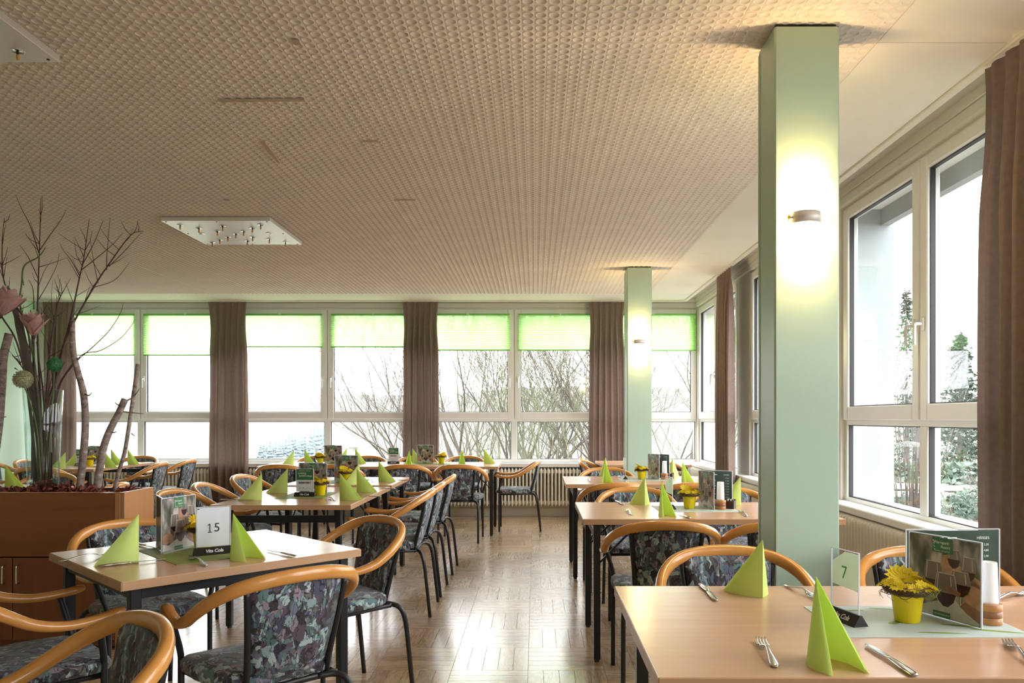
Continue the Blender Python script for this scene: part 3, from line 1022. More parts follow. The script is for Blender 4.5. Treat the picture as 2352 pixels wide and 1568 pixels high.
bare_tree('bare leafless tree leaning in from behind the middle curtain', -1.3, 17.5, 6.9, 11, (-.75, 0), .055, 'bark', 5, 6, .7)
bare_tree('many stemmed bare tree in the middle of the third window', -1.0, 19.5, 7.1, 12, (.1, 0), .055, 'bark_moss', 5, 6, .65)
bare_tree('bare tree with mossy slanting stems before the far pillar', 1.3, 18.5, 6.9, 13, (-.25, 0), .06, 'bark_moss', 4, 6, .65)
bare_tree('bare tree with drooping twigs in the corner window', 3.2, 17.5, 6.9, 14, (-.1, 0), .065, 'bark', 5, 6, .7)
bare_tree('bare tree beyond the corner side window', 6.2, 19.0, 7.4, 15, (-.1, .1), .065, 'bark', 5, 6, .7)
bare_tree('slender bare tree between the middle curtain and the third window post', -.3, 16.5, 6.0, 17, (.15, 0), .04, 'bark', 6, 6, .7)
bare_tree('bare tree with fine twigs in front of the curtain next to the far pillar', 2.0, 16.0, 6.1, 18, (-.2, 0), .04, 'bark', 6, 6, .7)
bare_tree('bare sapling reaching into the second window', -2.3, 18.6, 5.6, 19, (-.5, 0), .05, 'bark', 3, 6, .75)
bare_tree('bare tree behind the corner window post', 4.0, 20.5, 6.6, 20, (.1, 0), .08, 'bark_moss', 4, 6, .65)
bare_tree('low bare bush right behind the middle of the window row', .2, 15.5, 4.8, 16, (.0, 0), .035, 'bark_moss', 6, 5, .75)

# distant spruces
M['spruce_far'] = plain('hazed_spruce', (.125, .155, .17), .9, var=.25, scale=.6)  # pale blue-grey mixes distance haze into the needle colour
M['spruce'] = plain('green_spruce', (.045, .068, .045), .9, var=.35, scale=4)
def conifer(name, label, x, y, h, w, mat, seed, layers=9, group=None):
    rnd = random.Random(seed)
    z = terr(x, y) - .2
    mb = MB()
    for k in range(layers):
        t = k / layers
        r = w * (1 - t) ** .8 * rnd.uniform(.85, 1.1)
        z0 = h * (.06 + .9 * t); dz = h / layers * 1.5
        n = 9
        ring = [(r * rnd.uniform(.6, 1.15) * math.cos(2 * PI * q / n + t * 5), r * rnd.uniform(.6, 1.15) * math.sin(2 * PI * q / n + t * 5), z0 - rnd.uniform(0, .25) * dz) for q in range(n)]
        i = mb.add(ring); c = mb.add([(0, 0, z0 + dz)])
        for q in range(n): mb.face((i + q, i + (q + 1) % n, c))
    o = thing(name, label, 'tree', (x, y, z), 0, group)
    mb.build('needles', mat, o, fix=False)
    t = MB(); t.tube([(0, 0, 0), (0, 0, h * .8)], [w * .09, w * .03], 6); t.build('trunk', M['bark'], o)
    return o
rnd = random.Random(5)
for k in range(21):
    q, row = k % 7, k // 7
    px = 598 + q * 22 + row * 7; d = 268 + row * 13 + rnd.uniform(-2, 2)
    conifer('distant_spruce', 'haze tinted distant spruce of the valley clump behind the napkins of the window row', (px - VPX) * d / FPX, d, rnd.uniform(6, 9.5) * (.7 + .5 * q / 6), rnd.uniform(1.5, 1.9), M['spruce_far'], k, 7, 'distant spruces in the valley')

# garden beside the side windows
def twiggy_conifer(label, x, y, h, w, seed):
    rnd = random.Random(seed)
    z = terr(x, y) - .1
    o = thing('spruce', label, 'tree', (x, y, z), 0, 'spruces in the garden')
    t = MB(); t.tube([(0, 0, 0), (0, 0, h)], [w * .10, .01], 7); t.build('trunk', M['bark'], o)
    mb = MB()
    n = int(h * 46)
    for k in range(n):
        s = (k + rnd.random()) / n
        zz = h * (.03 + .97 * s); L = w * (1 - s) ** .75 * rnd.uniform(.55, 1.1) + .06
        a = rnd.uniform(0, 2 * PI); dr = rnd.uniform(-.35, .1)
        tip = Vector((L * math.cos(a), L * math.sin(a), zz + L * dr)); b = Vector((0, 0, zz))
        for q in range(9):
            f = (q + 1) / 9
            c = b.lerp(tip, f)
            dv = Vector((rnd.uniform(-1, 1), rnd.uniform(-1, 1), rnd.uniform(-1.1, .3))).normalized() * (.10 + .10 * (1 - f)) * max(.6, w)
            e = (tip - b).normalized() * .09 * max(.6, w)
            mb.poly([c, c + dv * .5 + e, c + dv])
    setp(mb.build('needles', M['spruce'], o, fix=False), kind='stuff')
    return o
twiggy_conifer('tall narrow spruce outside the large side window, left sash', 14.2, 30, 8.9, 1.05, 21)
twiggy_conifer('spruce outside the large side window, right sash', 20.6, 38, 8.6, 2.0, 22)
twiggy_conifer('spruce half hidden by the near curtain', 26.5, 43, 8.5, 1.6, 23)
M['leaf_blue'] = plain('hedge_leaf', (.075, .11, .08), .8, var=.4, scale=5)
M['leaf_gold'] = plain('golden_leaf', (.32, .19, .07), .8, var=.35, scale=5)
M['leaf_green'] = plain('light_green_leaf', (.14, .18, .07), .8, var=.35, scale=5)
def leafy(label, x, y, z, sx, sy, sz, mat, seed, n=1500, s=.05):
    rnd = random.Random(seed)
    o = thing('garden_shrub', label, 'shrub', (x, y, z), 0, 'shrubs outside the side window')
    mb = MB()
    for k in range(n):
        a, b = rnd.uniform(0, 2 * PI), rnd.uniform(0, 1)
        r = rnd.uniform(.55, 1) * math.sqrt(1 - b * b * .8)
        c = Vector((sx * r * math.cos(a), sy * r * math.sin(a), sz * b))
        u = Vector((rnd.uniform(-1, 1), rnd.uniform(-1, 1), rnd.uniform(-1, 1))).normalized()
        v = u.orthogonal().normalized()
        mb.poly([c - u * s, c + v * s * .45, c + u * s, c - v * s * .45])
    setp(mb.build('foliage', mat, o, fix=False), kind='stuff')
    st = MB()
    for k in range(9):
        a = rnd.uniform(0, 2 * PI)
        st.tube([(0, 0, -.05), (.5 * sx * math.cos(a), .5 * sy * math.sin(a), sz * .55), (.95 * sx * math.cos(a), .95 * sy * math.sin(a), sz * rnd.uniform(.8, 1.15))], [.012, .009, .004], 4)
    st.build('stems', M['bark'], o, fix=False)
    return o
leafy('dark green shrub low outside the large side window', 4.35, 8.6, -.85, .75, .9, 1.25, M['leaf_blue'], 31, 4200, .034)
leafy('blue green shrub outside the right pane of the side window', 5.0, 8.4, -.85, .85, .8, 1.35, M['leaf_blue'], 32, 4600, .034)
leafy('golden autumn shrub beside the near curtain edge', 5.9, 9.4, -.95, .55, .6, 1.65, M['leaf_gold'], 33, 1500, .034)
leafy('light green shrub above the golden one', 6.9, 11.0, -1.1, .8, .8, 1.75, M['leaf_green'], 34, 2600, .045)
leafy('hedge strip at the far end of the garden', 11.5, 22, -1.9, 3.2, .8, 1.9, M['leaf_blue'], 35, 2600, .14)
def bush(label, x, y, z, h, seed):
    rnd = random.Random(seed)
    o = thing('bare_bush', label, 'shrub', (x, y, z), 0)
    mb = MB()
    for k in range(34):
        a = rnd.uniform(0, 2 * PI); q = rnd.uniform(.05, .6)
        pts = [(.03 * math.cos(a), .03 * math.sin(a), 0), (q * .4 * math.cos(a), q * .4 * math.sin(a), h * .45), (q * math.cos(a + .3), q * math.sin(a + .3), h * rnd.uniform(.7, 1.1))]
        mb.tube(smooth_path(pts, 3), [.009, .008, .007, .006, .005, .004, .003], 4, caps=False)
    setp(mb.build('stems', plain('pale_twigs', (.10, .085, .07), .8, var=.3, scale=5), o, fix=False), kind='stuff')
bush('pale bare bush outside the large side window, next to the pier', 4.05, 8.4, -.8, 2.9, 41)
# white garden benches
def bench(label, x, y, z, rz):
    o = thing('garden_bench', label, 'bench', (x, y, z), rz, 'white garden benches')
    m = plain('white_bench', (.62, .60, .58), .6)
    for k, (yy, zz) in enumerate(((-.16, .44), (-.05, .44), (.06, .44))):
        b = MB(); b.box((0, yy, zz), (1.3, .09, .03), bev=.004); b.build('seat_slat', m, o)
    for k, zz in enumerate((.62, .76)):
        b = MB(); b.box((0, .16, zz), (1.3, .03, .10), bev=.004); b.build('back_slat', m, o)
    for s in (-.55, .55):
        b = MB(); b.box((s, -.15, .22), (.05, .05, .44), bev=.004); b.build('leg', m, o)
        b = MB(); b.box((s, .13, .40), (.05, .05, .80), bev=.004); b.build('leg', m, o)
bench('white garden bench outside the left pane of the side window', 6.7, 14.0, terr(6.7, 14) + .1, -.25)
bench('white garden bench outside the right pane of the side window', 8.2, 14.8, terr(8.2, 14.8) + .1, .15)
# white patio heater outside the second window
o = thing('patio_heater', 'white mushroom shaped patio heater outside behind the menus', 'heater', (-4.1, 17.5, terr(-4.1, 17.5)))
mw = plain('white_enamel', (.7, .7, .7), .4)
zt = .62 - terr(-4.1, 17.5)
b = MB(); b.lathe([(.40, zt), (.36, zt + .05), (.15, zt + .10), (.02, zt + .12)], 20); b.build('hood', mw, o)
b = MB(); b.lathe([(.13, zt - .28), (.13, zt)], 14); b.build('burner', mw, o)
b = MB(); b.lathe([(.03, .5), (.03, zt - .28)], 10); b.build('pole', mw, o)
b = MB(); b.lathe([(.26, 0), (.26, .5), (.05, .55)], 16); b.build('base', mw, o)
# ================================================================== FURNITURE
# ---- the armchair with one bent wooden rail
def chair_meshes():
    R = {}
    half = [(.232, .245, .622), (.246, .17, .608), (.258, .08, .604), (.266, -.01, .622), (.262, -.085, .662), (.238, -.155, .706), (.185, -.212, .742), (.10, -.245, .762), (0, -.256, .768)]
    pts = [(-x, y, z) for x, y, z in half] + half[-2::-1]
    hs = [(.0215, .0145), (.022, .0145), (.0225, .0150), (.021, .0175), (.0195, .0195), (.018, .021), (.0175, .022), (.017, .0225), (.017, .0225)]
    hs = hs + hs[-2::-1]
    P = smooth_path(pts, 4)
    H = interp(hs, len(P))
    mb = MB(); mb.smooth = True
    seg = 12
    rings = []
    for i, p in enumerate(P):
        t = (P[min(i + 1, len(P) - 1)] - P[max(i - 1, 0)]).normalized()
        sd = t.cross(Vector((0, 0, 1))).normalized(); up = sd.cross(t)
        a, b = H[i]
        if i in (0, len(P) - 1): a, b = a * .72, b * .72
        def se(v): return math.copysign(abs(v) ** .8, v)
        rings.append([p + sd * (a * se(math.cos(2 * PI * k / seg))) + up * (b * se(math.sin(2 * PI * k / seg))) for k in range(seg)])
    t0 = (P[0] - P[1]).normalized(); t1 = (P[-1] - P[-2]).normalized()
    e0 = [P[0] + (q - P[0]) * .5 + t0 * .004 for q in rings[0]]; e1 = [P[-1] + (q - P[-1]) * .5 + t1 * .004 for q in rings[-1]]
    mb.loft([e0] + rings + [e1], True, True)
    R['bent_rail'] = (mb.mesh('bent_rail', M['bent']), None)
    # seat cushion
    mb = MB(); mb.smooth = True
    def outline(k, z, dy=0.0):
        pts = []
        for q in range(28):
            a = 2 * PI * q / 28
            c, s = math.cos(a), math.sin(a)
            x = .222 * math.copysign(abs(c) ** .42, c); y = .205 * math.copysign(abs(s) ** .42, s)
            w = 1.0 if y > 0 else 1 - .16 * (-y / .205)
            droop = -.012 * max(0, (y - .12) / .085) ** 2 if z > .44 else 0
            pts.append((x * k * w, y * k + .035 + dy, z + droop))
        return pts
    mb.loft([outline(.86, .418), outline(.985, .424), outline(1.0, .438), outline(.985, .456), outline(.93, .466), outline(.6, .472), outline(.2, .470)])
    R['seat'] = (mb.mesh('seat', M['fabric']), None)
    # padded back, curved
    mb = MB(); mb.smooth = True
    rows = []
    for k in range(9):
        v = k / 8
        z = .425 + v * (.752 - .425)
        yc = -.158 - .085 * v - .02 * math.sin(PI * v) * .5
        w = .128 + .030 * v
        th = .016 if 0 < k < 8 else .009
        ring = []
        m = 8
        for q in range(m + 1):
            u = q / m * 2 - 1
            ring.append((w * u, yc + .022 * u * u + th * (1 - .55 * u ** 6), z))
        for q in range(m, -1, -1):
            u = q / m * 2 - 1
            ring.append((w * u, yc + .022 * u * u - th * (1 - .55 * u ** 6), z))
        rows.append(ring)
    mb.loft(rows)
    R['backrest'] = (mb.mesh('backrest', M['fabric']), None)
    def tubem(name, pts, r=.0112, n=4, seg=8):
        mb = MB(); mb.smooth = True; mb.tube(smooth_path(pts, n) if len(pts) > 2 else pts, r, seg); return mb.mesh(name, M['black'])
    for s, nm in ((-1, 'a'), (1, 'b')):
        R['leg', 'front' + nm] = (tubem('leg', [(s * .202, .195, 0), (s * .202, .195, .20), (s * .202, .195, .42), (s * .205, .193, .475), (s * .222, .182, .535), (s * .243, .168, .598)]), None)
        R['leg', 'rear' + nm] = (tubem('leg', [(s * .202, -.262, 0), (s * .200, -.245, .15), (s * .198, -.228, .30), (s * .194, -.216, .362), (s * .180, -.200, .398), (s * .150, -.176, .411), (s * .10, -.160, .410)]), None)
        R['back_post', nm] = (tubem('back_post', [(s * .134, -.150, .405), (s * .142, -.178, .52), (s * .153, -.205, .63), (s * .164, -.226, .742)], .0105), None)
    mb = MB(); mb.smooth = True
    mb.tube([(-.198, .19, .408), (.198, .19, .408)], .009, 6); m1 = mb.mesh('front_bar', M['black'])
    R['front_bar'] = (m1, None)
    mb = MB(); mb.smooth = True
    mb.tube([(-.17, -.160, .410), (.17, -.160, .410)], .011, 8); R['rear_bar'] = (mb.mesh('rear_bar', M['black']), None)
    for s in (-1, 1):
        R['side_bar', s] = (tubem('side_bar', [(s * .19, .19, .408), (s * .165, -.16, .408)], .009, 1, 6), None)
        mb = MB(); mb.box((s * .10, -.135, .405), (.022, .03, .022), bev=.003); R['stacking_stop', s] = (mb.mesh('stacking_stop', M['black_plastic']), None)
    return R
CHM = chair_meshes()
def chair(x, y, face, label, group):
    """face: angle of the direction the sitter looks, 90 = away from the camera"""
    o = thing('armchair', label, 'chair', (x, y, 0), math.radians(face - 90), group)
    for k, (me, _) in CHM.items(): obj(k if isinstance(k, str) else k[0], me, o)
    return o

G15 = 'armchairs round the table with number fifteen'
chair(-1.69, 2.57, 44, 'armchair of table 15 with only seat and arm ends inside the picture', G15)
chair(-.895, 2.60, 134, 'armchair with its patterned back toward us at the aisle corner of table 15', G15)
chair(-.885, 3.525, 225, 'armchair facing us at the far aisle side of table 15', G15)
chair(-1.70, 3.41, -45, 'armchair between table 15 and the wooden planter', G15)
chair(-1.075, 1.665, 222, 'nearest armchair, cut by the lower picture edge, only rail and back showing', None)
GM = 'armchairs at the reserved middle tables'
for k, (y, n) in enumerate(((5.13, 'nearest'), (5.68, 'middle'), (6.45, 'farthest'))):
    chair(-.925, y, 180, n + ' of three armchairs on the aisle side of the reserved tables', GM)
    chair(-2.155 - .02 * k, y - .03, 0 + (-6, 5, -4)[k], n + ' of three armchairs on the curtain side of the reserved tables', GM)
GB = 'armchairs along the window row'
for k, (x, n) in enumerate(((-2.585, 'first'), (-2.01, 'second'), (-1.325, 'third'), (-.765, 'fourth'))):
    chair(x, 8.09, 90 + (2, -3, 1, -2)[k], n + ' armchair from the mint wall, its back toward us, at the window row', GB)
for k, (x, n) in enumerate(((-2.68, 'first'), (-2.06, 'second'), (-1.44, 'third'), (-.87, 'fourth'))):
    chair(x, 9.42, 270 + (-2, 2, 3, -2)[k], n + ' armchair from the mint wall between window row and radiator', GB)
chair(-.205, 8.84, 180, 'lone armchair in profile at the aisle end of the window row', GB)
GL = 'armchairs at the table by the mint wall'
chair(-4.19, 8.28, 183, 'nearer armchair on the aisle side of the table by the mint wall', GL)
chair(-4.14, 8.85, 180, 'farther armchair on the aisle side of the table by the mint wall', GL)
chair(-4.86, 9.42, 268, 'armchair between the table by the mint wall and the radiator', GL)
chair(-5.53, 8.82, 2, 'armchair with its back to the mint wall, farther one, behind the glass vase', GL)
chair(-5.50, 8.18, -3, 'armchair with its back to the mint wall, nearer one, behind the glass vase', GL)
chair(-4.78, 7.72, 92, 'armchair with its back toward us behind the glass vase', GL)
GP = 'armchairs at the table behind the planter'
chair(-4.06, 6.36, 268, 'armchair facing us behind the planter, dark back between vase and birch stems', GP)
chair(-3.235, 5.62, 181, 'armchair behind the birch stems, only its rail above the planter edge', GP)
G7 = 'armchairs at the table with number seven'
chair(.69, 2.60, 270, 'armchair facing us behind table 7, in front of the near green pillar', G7)
chair(1.37, 2.58, 268, 'armchair facing us behind table 7, between number stand and menu', G7)
GT = 'armchairs at the table behind the near green pillar'
chair(.595, 3.775, 90, 'armchair with dark back toward us, between table 7 and the next table, aisle end', GT)
chair(1.14, 3.77, 88, 'armchair hidden for the most part by the near green pillar, back toward us', GT)
chair(.66, 5.03, 270, 'armchair facing us, aisle end, just past the table behind the near pillar', GT)
chair(1.28, 5.03, 271, 'armchair facing us past menu and candle of the table behind the near pillar', GT)
GF = 'armchairs at the table before the far green pillar'
chair(.585, 5.86, 92, 'armchair with its back toward us, aisle end, at the table before the far pillar', GF)
chair(1.14, 5.86, 88, 'armchair with its back toward us, window side, at the table before the far pillar', GF)
chair(.66, 7.12, 270, 'armchair facing us in front of the far green pillar', GF)
chair(1.33, 8.55, 92, 'armchair at the corner table behind the far pillar, only its rail showing', 'armchairs at the corner table')
chair(.76, 8.95, -14, 'armchair turned sideways at the corner table before the last curtain', 'armchairs at the corner table')

# ---- tables
def table(label, cx, cy, lx, ly, rz=0, top=TZ, style='fold', group='beech topped dining tables'):
    """lx, ly: top size along the local axes; style fold: end frames across the local Y ends or X ends (the shorter side)"""
    o = thing('dining_table', label, 'table', (cx, cy, 0), rz, group)
    th = .029
    mb = MB(); mb.box((0, 0, top - th / 2), (lx - .004, ly - .004, th), bev=.0015)
    mb.build('tabletop', M['beech'], o)
    e = MB()
    for s in (-1, 1):
        e.box((s * (lx / 2 - .001), 0, top - th / 2 - .0008), (.003, ly - .002, th - .0025)); e.box((0, s * (ly / 2 - .001), top - th / 2 - .0008), (lx - .002, .003, th - .0025))
    for k in range(4):
        q = MB(); s = -1 if k % 2 else 1
        if k < 2: q.box((s * (lx / 2 - .001), 0, top - th / 2 - .0008), (.003, ly - .002, th - .0025))
        else: q.box((0, s * (ly / 2 - .001), top - th / 2 - .0008), (lx - .006, .003, th - .0025))
        q.build('edge_band', M['beech_edge'], o)
    zt = top - th
    leg = MB(); leg.box((0, 0, (zt - .012) / 2 + .012), (.035, .035, zt - .012), bev=.003); lm = leg.mesh('leg', M['black'])
    ft = MB(); ft.lathe([(.012, 0), (.015, .004), (.013, .013)], 10); fm = ft.mesh('foot', M['black_plastic'])
    ix, iy = (.055, .05) if style == 'frame' else ((.09, .075) if lx < ly else (.075, .065))
    for sx in (-1, 1):
        for sy in (-1, 1):
            l = obj('leg', lm, o, (sx * (lx / 2 - ix), sy * (ly / 2 - iy), 0)); obj('foot', fm, l)
    X, Y = lx / 2 - ix, ly / 2 - iy
    if style == 'frame':
        for s in (-1, 1):
            a = MB(); a.box((0, s * Y, zt - .02), (2 * X - .036, .022, .038), bev=.002); a.build('apron', M['black'], o)
            a = MB(); a.box((s * X, 0, zt - .02), (.022, 2 * Y - .036, .038), bev=.002); a.build('apron', M['black'], o)
    else:
        long_y = ly > lx
        for s in (-1, 1):
            c = MB()
            if long_y: c.box((0, s * Y, zt - .062), (2 * X - .036, .022, .042), bev=.002)
            else: c.box((s * X, 0, zt - .062), (.022, 2 * Y - .036, .042), bev=.002)
            c.build('crossbar', M['black'], o)
            for t in (-1, 1):
                b = MB()
                if long_y: b.tube([(t * X * .92, s * Y, zt - .22), (t * X * .55, s * (Y - .16), zt - .004)], .006, 6)
                else: b.tube([(s * X, t * Y * .97, zt - .22), (s * (X - .22), t * Y * .9, zt - .004)], .006, 6)
                b.build('brace', M['black'], o)
                p = MB()
                if long_y: p.box((t * (X - .03), s * (Y - .02), zt - .004), (.05, .07, .006))
                else: p.box((s * (X - .02), t * (Y - .03), zt - .004), (.07, .05, .006))
                p.build('bracket', M['steel'], o)
    return o
T15C = Vector((-1.262, 3.015)); T15A = math.radians(46.0)
table('beech topped table carrying the number 15, turned cornerwise by the planter', T15C.x, T15C.y, .872, .775, T15A, style='frame')
table('nearest beech topped table, with the number 7, cut by the picture edge', .905, 1.962, 1.33, .845, style='fold')
table('beech topped table just behind the near green pillar', .905, 4.362, 1.33, .80)
table('beech topped table before the far green pillar', .885, 6.46, 1.30, .84)
table('beech topped corner table behind the far green pillar', 1.21, 8.98, .97, .86, math.radians(1.5), style='frame')
table('nearer of the two joined tables in the middle, with the reserved sign', -1.50, 5.225, .83, 1.25)
table('farther of the two joined tables in the middle', -1.492, 6.262, .835, .815, 0, TZ + .009, style='frame')
table('window row table nearer the mint wall', -2.305, 8.69, 1.275, .86)
table('window row table at the aisle end', -1.03, 8.69, 1.275, .86)
table('table near the mint wall, seen through the twigs', -4.845, 8.47, .84, 1.25)
table('table behind the wooden planter, mostly hidden', -4.11, 5.62, 1.28, .83)

# ---- planter cabinet
o = thing('planter_cabinet', 'cherry veneered planter cabinet with doors and bark filled top', 'planter', (-2.22, 4.235, 0))
L, D, H = 2.6, .325, .846                                # extends left of the frame
b = MB(); b.box((-L / 2 + .0, .011, (.845 + .50) / 2), (L - .06, .02, .342)); b.build('front_panel', M['cherry'], o)
b = MB(); b.box((-.012, D / 2, H / 2), (.022, D, H), bev=.002); b.build('end_panel', M['cherry_lit'], o)
b = MB(); b.box((-.039, .008, H / 2), (.030, .018, H), bev=.002); b.build('corner_post', M['cherry_lit'], o)
b = MB(); b.box((-L + .012, D / 2, H / 2), (.022, D, H), bev=.002); b.build('end_panel', M['cherry_lit'], o)
b = MB(); b.box((-L / 2, D - .011, H / 2), (L - .06, .02, H)); b.build('back_panel', M['cherry_v'], o)
b = MB(); b.box((-L / 2, D / 2, .79), (L - .06, D - .045, .012)); b.build('tray', M['cherry'], o)
b = MB(); b.box((-L / 2, D / 2, .06), (L - .06, D - .06, .10)); b.build('plinth', M['cherry_v'], o)
for (y0, x0, lx_, ly_) in ((.010, -L / 2, L, .022), (D - .010, -L / 2, L, .022)):
    b = MB(); b.box((x0, y0, H + .001), (lx_, ly_, .004), bev=.001); b.build('top_edging', M['cherry_lip'], o)
b = MB(); b.box((-.012, D / 2, H + .001), (.024, D - .05, .004), bev=.001); b.build('top_edging', M['cherry_lip'], o)
xe = -.056
for k in range(4):
    w = .545
    x1 = xe - k * (w + .006)
    dr = MB(); dr.box((x1 - w / 2, .004, .274), (w, .02, .442), bev=.0015)
    d = dr.build('door', M['cherry_v'], o)
    hx = x1 - w + .035 if k % 2 == 0 else x1 - .035
    h = MB(); h.smooth = True; h.tube(smooth_path([(hx, -.006, .36), (hx, -.03, .363), (hx, -.032, .375), (hx, -.032, .44), (hx, -.03, .455), (hx, -.006, .458)], 3), .0045, 8)
    h.build('handle', M['brass'], d)
# bark mulch filling the planter
rnd = random.Random(3)
b = MB()
for k in range(2600):
    x = -2.22 - .04 - rnd.random() * 2.5; y = 4.235 + .03 + rnd.random() * (D - .06)
    z = .80 + rnd.random() ** 1.5 * .066 + .012 * math.sin(x * 9)
    c = Vector((x, y, z)); s = rnd.uniform(.008, .022)
    u = Vector((rnd.uniform(-1, 1), rnd.uniform(-1, 1), rnd.uniform(-.6, .6))).normalized(); v = u.orthogonal().normalized(); w = u.cross(v)
    i = b.add([c - u * s - v * s * .4, c + u * s - v * s * .35, c + u * s * .8 + v * s * .4 + w * s * .3, c - u * s * .9 + v * s * .45, c + w * s * .35])
    for q in range(4): b.face((i + q, i + (q + 1) % 4, i + 4))
    b.face((i, i + 1, i + 2, i + 3))
b.box((-2.22 - L / 2, 4.235 + D / 2, .80), (L - .08, D - .05, .02))
bmk = b.build('bark_mulch', M['mulch'], o, (2.22, -4.235, 0), fix=False); bmk['kind'] = 'stuff'

# ---- glass vase and what stands in it
VX, VY, VZ = -2.765, 4.40, .815
o = thing('glass_vase', 'tall tapering clear glass vase standing in the planter', 'vase', (VX, VY, VZ))
b = MB(); b.smooth = True
b.lathe([(.074, 0), (.076, .004), (.079, .1), (.089, .35), (.100, .592), (.0985, .595), (.097, .592), (.086, .35), (.076, .1), (.072, .012), (.01, .012)], 28, caps=True)
b.build('vase_body', M['vase_glass'], o, fix=True)
b = MB()
for k in range(420):
    a = rnd.uniform(0, 2 * PI); r = .066 * math.sqrt(rnd.random()); z = .014 + rnd.random() * .10 * (1.1 - r / .1)
    c = Vector((r * math.cos(a), r * math.sin(a), z)); s = rnd.uniform(.006, .014)
    u = Vector((rnd.uniform(-1, 1), rnd.uniform(-1, 1), rnd.uniform(-.6, .6))).normalized(); v = u.orthogonal().normalized()
    b.poly([c - u * s, c + v * s * .6, c + u * s, c - v * s * .5])
m = b.build('bark_filling', M['mulch'], o, fix=False); m['kind'] = 'stuff'

def stick(name, pts, radii, mat, label, cat, group=None, side=(), seg=7, n=5):
    """a branch: pts are (pixel x, pixel y, distance); side: small twigs as (pts, radius)"""
    P = [pd(*p) for p in pts]
    base = P[0].copy()
    o = thing(name, label, cat, base, 0, group)
    b = MB(); b.smooth = True
    S = smooth_path([p - base for p in P], n)
    b.tube(S, [v * (1.05 if name == 'twig' else 1) for v in interp(list(radii), len(S))], seg)
    b.build('stem', mat, o, fix=False)
    if name == 'twig' and 'arching' not in label:        # small shoots along the upper part
        rr = random.Random(len(COL.objects))
        for q in range(11):
            k = rr.randrange(len(S) * 2 // 5, len(S) - 1)
            d = Vector((rr.uniform(-1, 1), rr.uniform(-.6, .6), rr.uniform(.2, 1.2))).normalized()
            L_ = rr.uniform(.05, .16)
            t = MB(); t.smooth = True
            t.tube([S[k], S[k] + d * L_ * .5 + Vector((0, 0, .004)), S[k] + d * L_ + Vector((rr.uniform(-.02, .02), 0, .02))], [.0021, .0016, .0009], 5)
            t.build('side_twig', mat, o, fix=False)
    for q, (sp, r) in enumerate(side):
        t = MB(); t.smooth = True
        S = smooth_path([pd(*p) - base for p in sp], 4) if len(sp) > 2 else [pd(*p) - base for p in sp]
        t.tube(S, interp([r, r * .35], len(S)), 5)
        t.build('side_twig', mat, o, fix=False)
    return o
D0 = 4.40
tw = M['twig']
GTW = 'dark twigs in the glass vase'
stick('twig', [(96, 1100, D0), (92, 900, D0), (86, 760, D0 + .02), (88, 650, D0 + .02), (91, 560, D0 + .03), (94, 455, D0 + .03)], (.0062, .0055, .0045, .003, .0014), tw, 'tall upright dark twig forking just above the pink flower', 'twig', GTW,
      [([(89, 580, D0 + .03), (70, 520, D0 + .02), (50, 480, D0), (36, 448, D0)], .003), ([(91, 575, D0 + .03), (115, 540, D0 + .05), (140, 505, D0 + .06), (152, 482, D0 + .06)], .0028),
       ([(88, 640, D0 + .02), (70, 600, D0), (55, 575, D0), (45, 563, D0)], .0025), ([(89, 655, D0), (103, 620, D0 + .03), (120, 597, D0 + .04)], .002), ([(87, 690, D0 + .02), (108, 655, D0 + .05), (130, 610, D0 + .06), (136, 582, D0 + .06)], .0024)])
stick('twig', [(112, 1100, D0 + .02), (118, 960, D0 + .02), (130, 850, D0 + .03), (160, 760, D0 + .05), (215, 660, D0 + .08), (255, 600, D0 + .1), (300, 540, D0 + .12), (329, 530, D0 + .14)], (.006, .0055, .005, .0042, .003, .0014), tw, 'long dark twig reaching toward the ceiling light', 'twig', GTW,
      [([(245, 620, D0 + .1), (246, 580, D0 + .1), (253, 500, D0 + .1)], .0028), ([(250, 612, D0 + .1), (285, 578, D0 + .12), (310, 550, D0 + .13), (329, 531, D0 + .14)], .0024), ([(215, 660, D0 + .08), (260, 645, D0 + .1), (285, 620, D0 + .12), (299, 600, D0 + .12)], .0024),
       ([(180, 720, D0 + .06), (205, 712, D0 + .08), (229, 702, D0 + .08)], .0018), ([(225, 650, D0 + .08), (215, 600, D0 + .07), (207, 548, D0 + .07)], .0024)])
stick('twig', [(104, 1102, D0 - .02), (112, 960, D0 - .02), (140, 820, D0 - .01), (165, 720, D0), (182, 640, D0), (193, 590, D0), (205, 503, D0)], (.0058, .005, .0045, .004, .003, .0014), tw, 'dark twig forking in front of the corner curtain', 'twig', GTW,
      [([(184, 635, D0), (165, 600, D0 - .02), (146, 575, D0 - .03), (137, 558, D0 - .03)], .0026), ([(188, 610, D0), (215, 560, D0 + .02), (237, 505, D0 + .03)], .003), ([(187, 620, D0), (225, 590, D0 + .03), (260, 560, D0 + .05), (283, 534, D0 + .06)], .0028),
       ([(175, 680, D0), (200, 665, D0 + .02), (215, 655, D0 + .02)], .0018), ([(170, 700, D0), (155, 660, D0 - .02), (150, 645, D0 - .02)], .002), ([(196, 580, D0), (183, 596, D0 - .01), (181, 590, D0)], .0016)])
stick('twig', [(84, 1100, D0 - .03), (72, 960, D0 - .03), (66, 900, D0 - .03), (70, 820, D0 - .03), (60, 745, D0 - .04), (30, 690, D0 - .06), (8, 640, D0 - .06), (5, 560, D0 - .06), (10, 500, D0 - .06)], (.0055, .005, .0045, .004, .003, .0014), tw, 'dark twig bending to the picture edge behind the upper pink flower', 'twig', GTW,
      [([(6, 560, D0 - .06), (10, 530, D0 - .06), (14, 515, D0 - .06)], .002)])
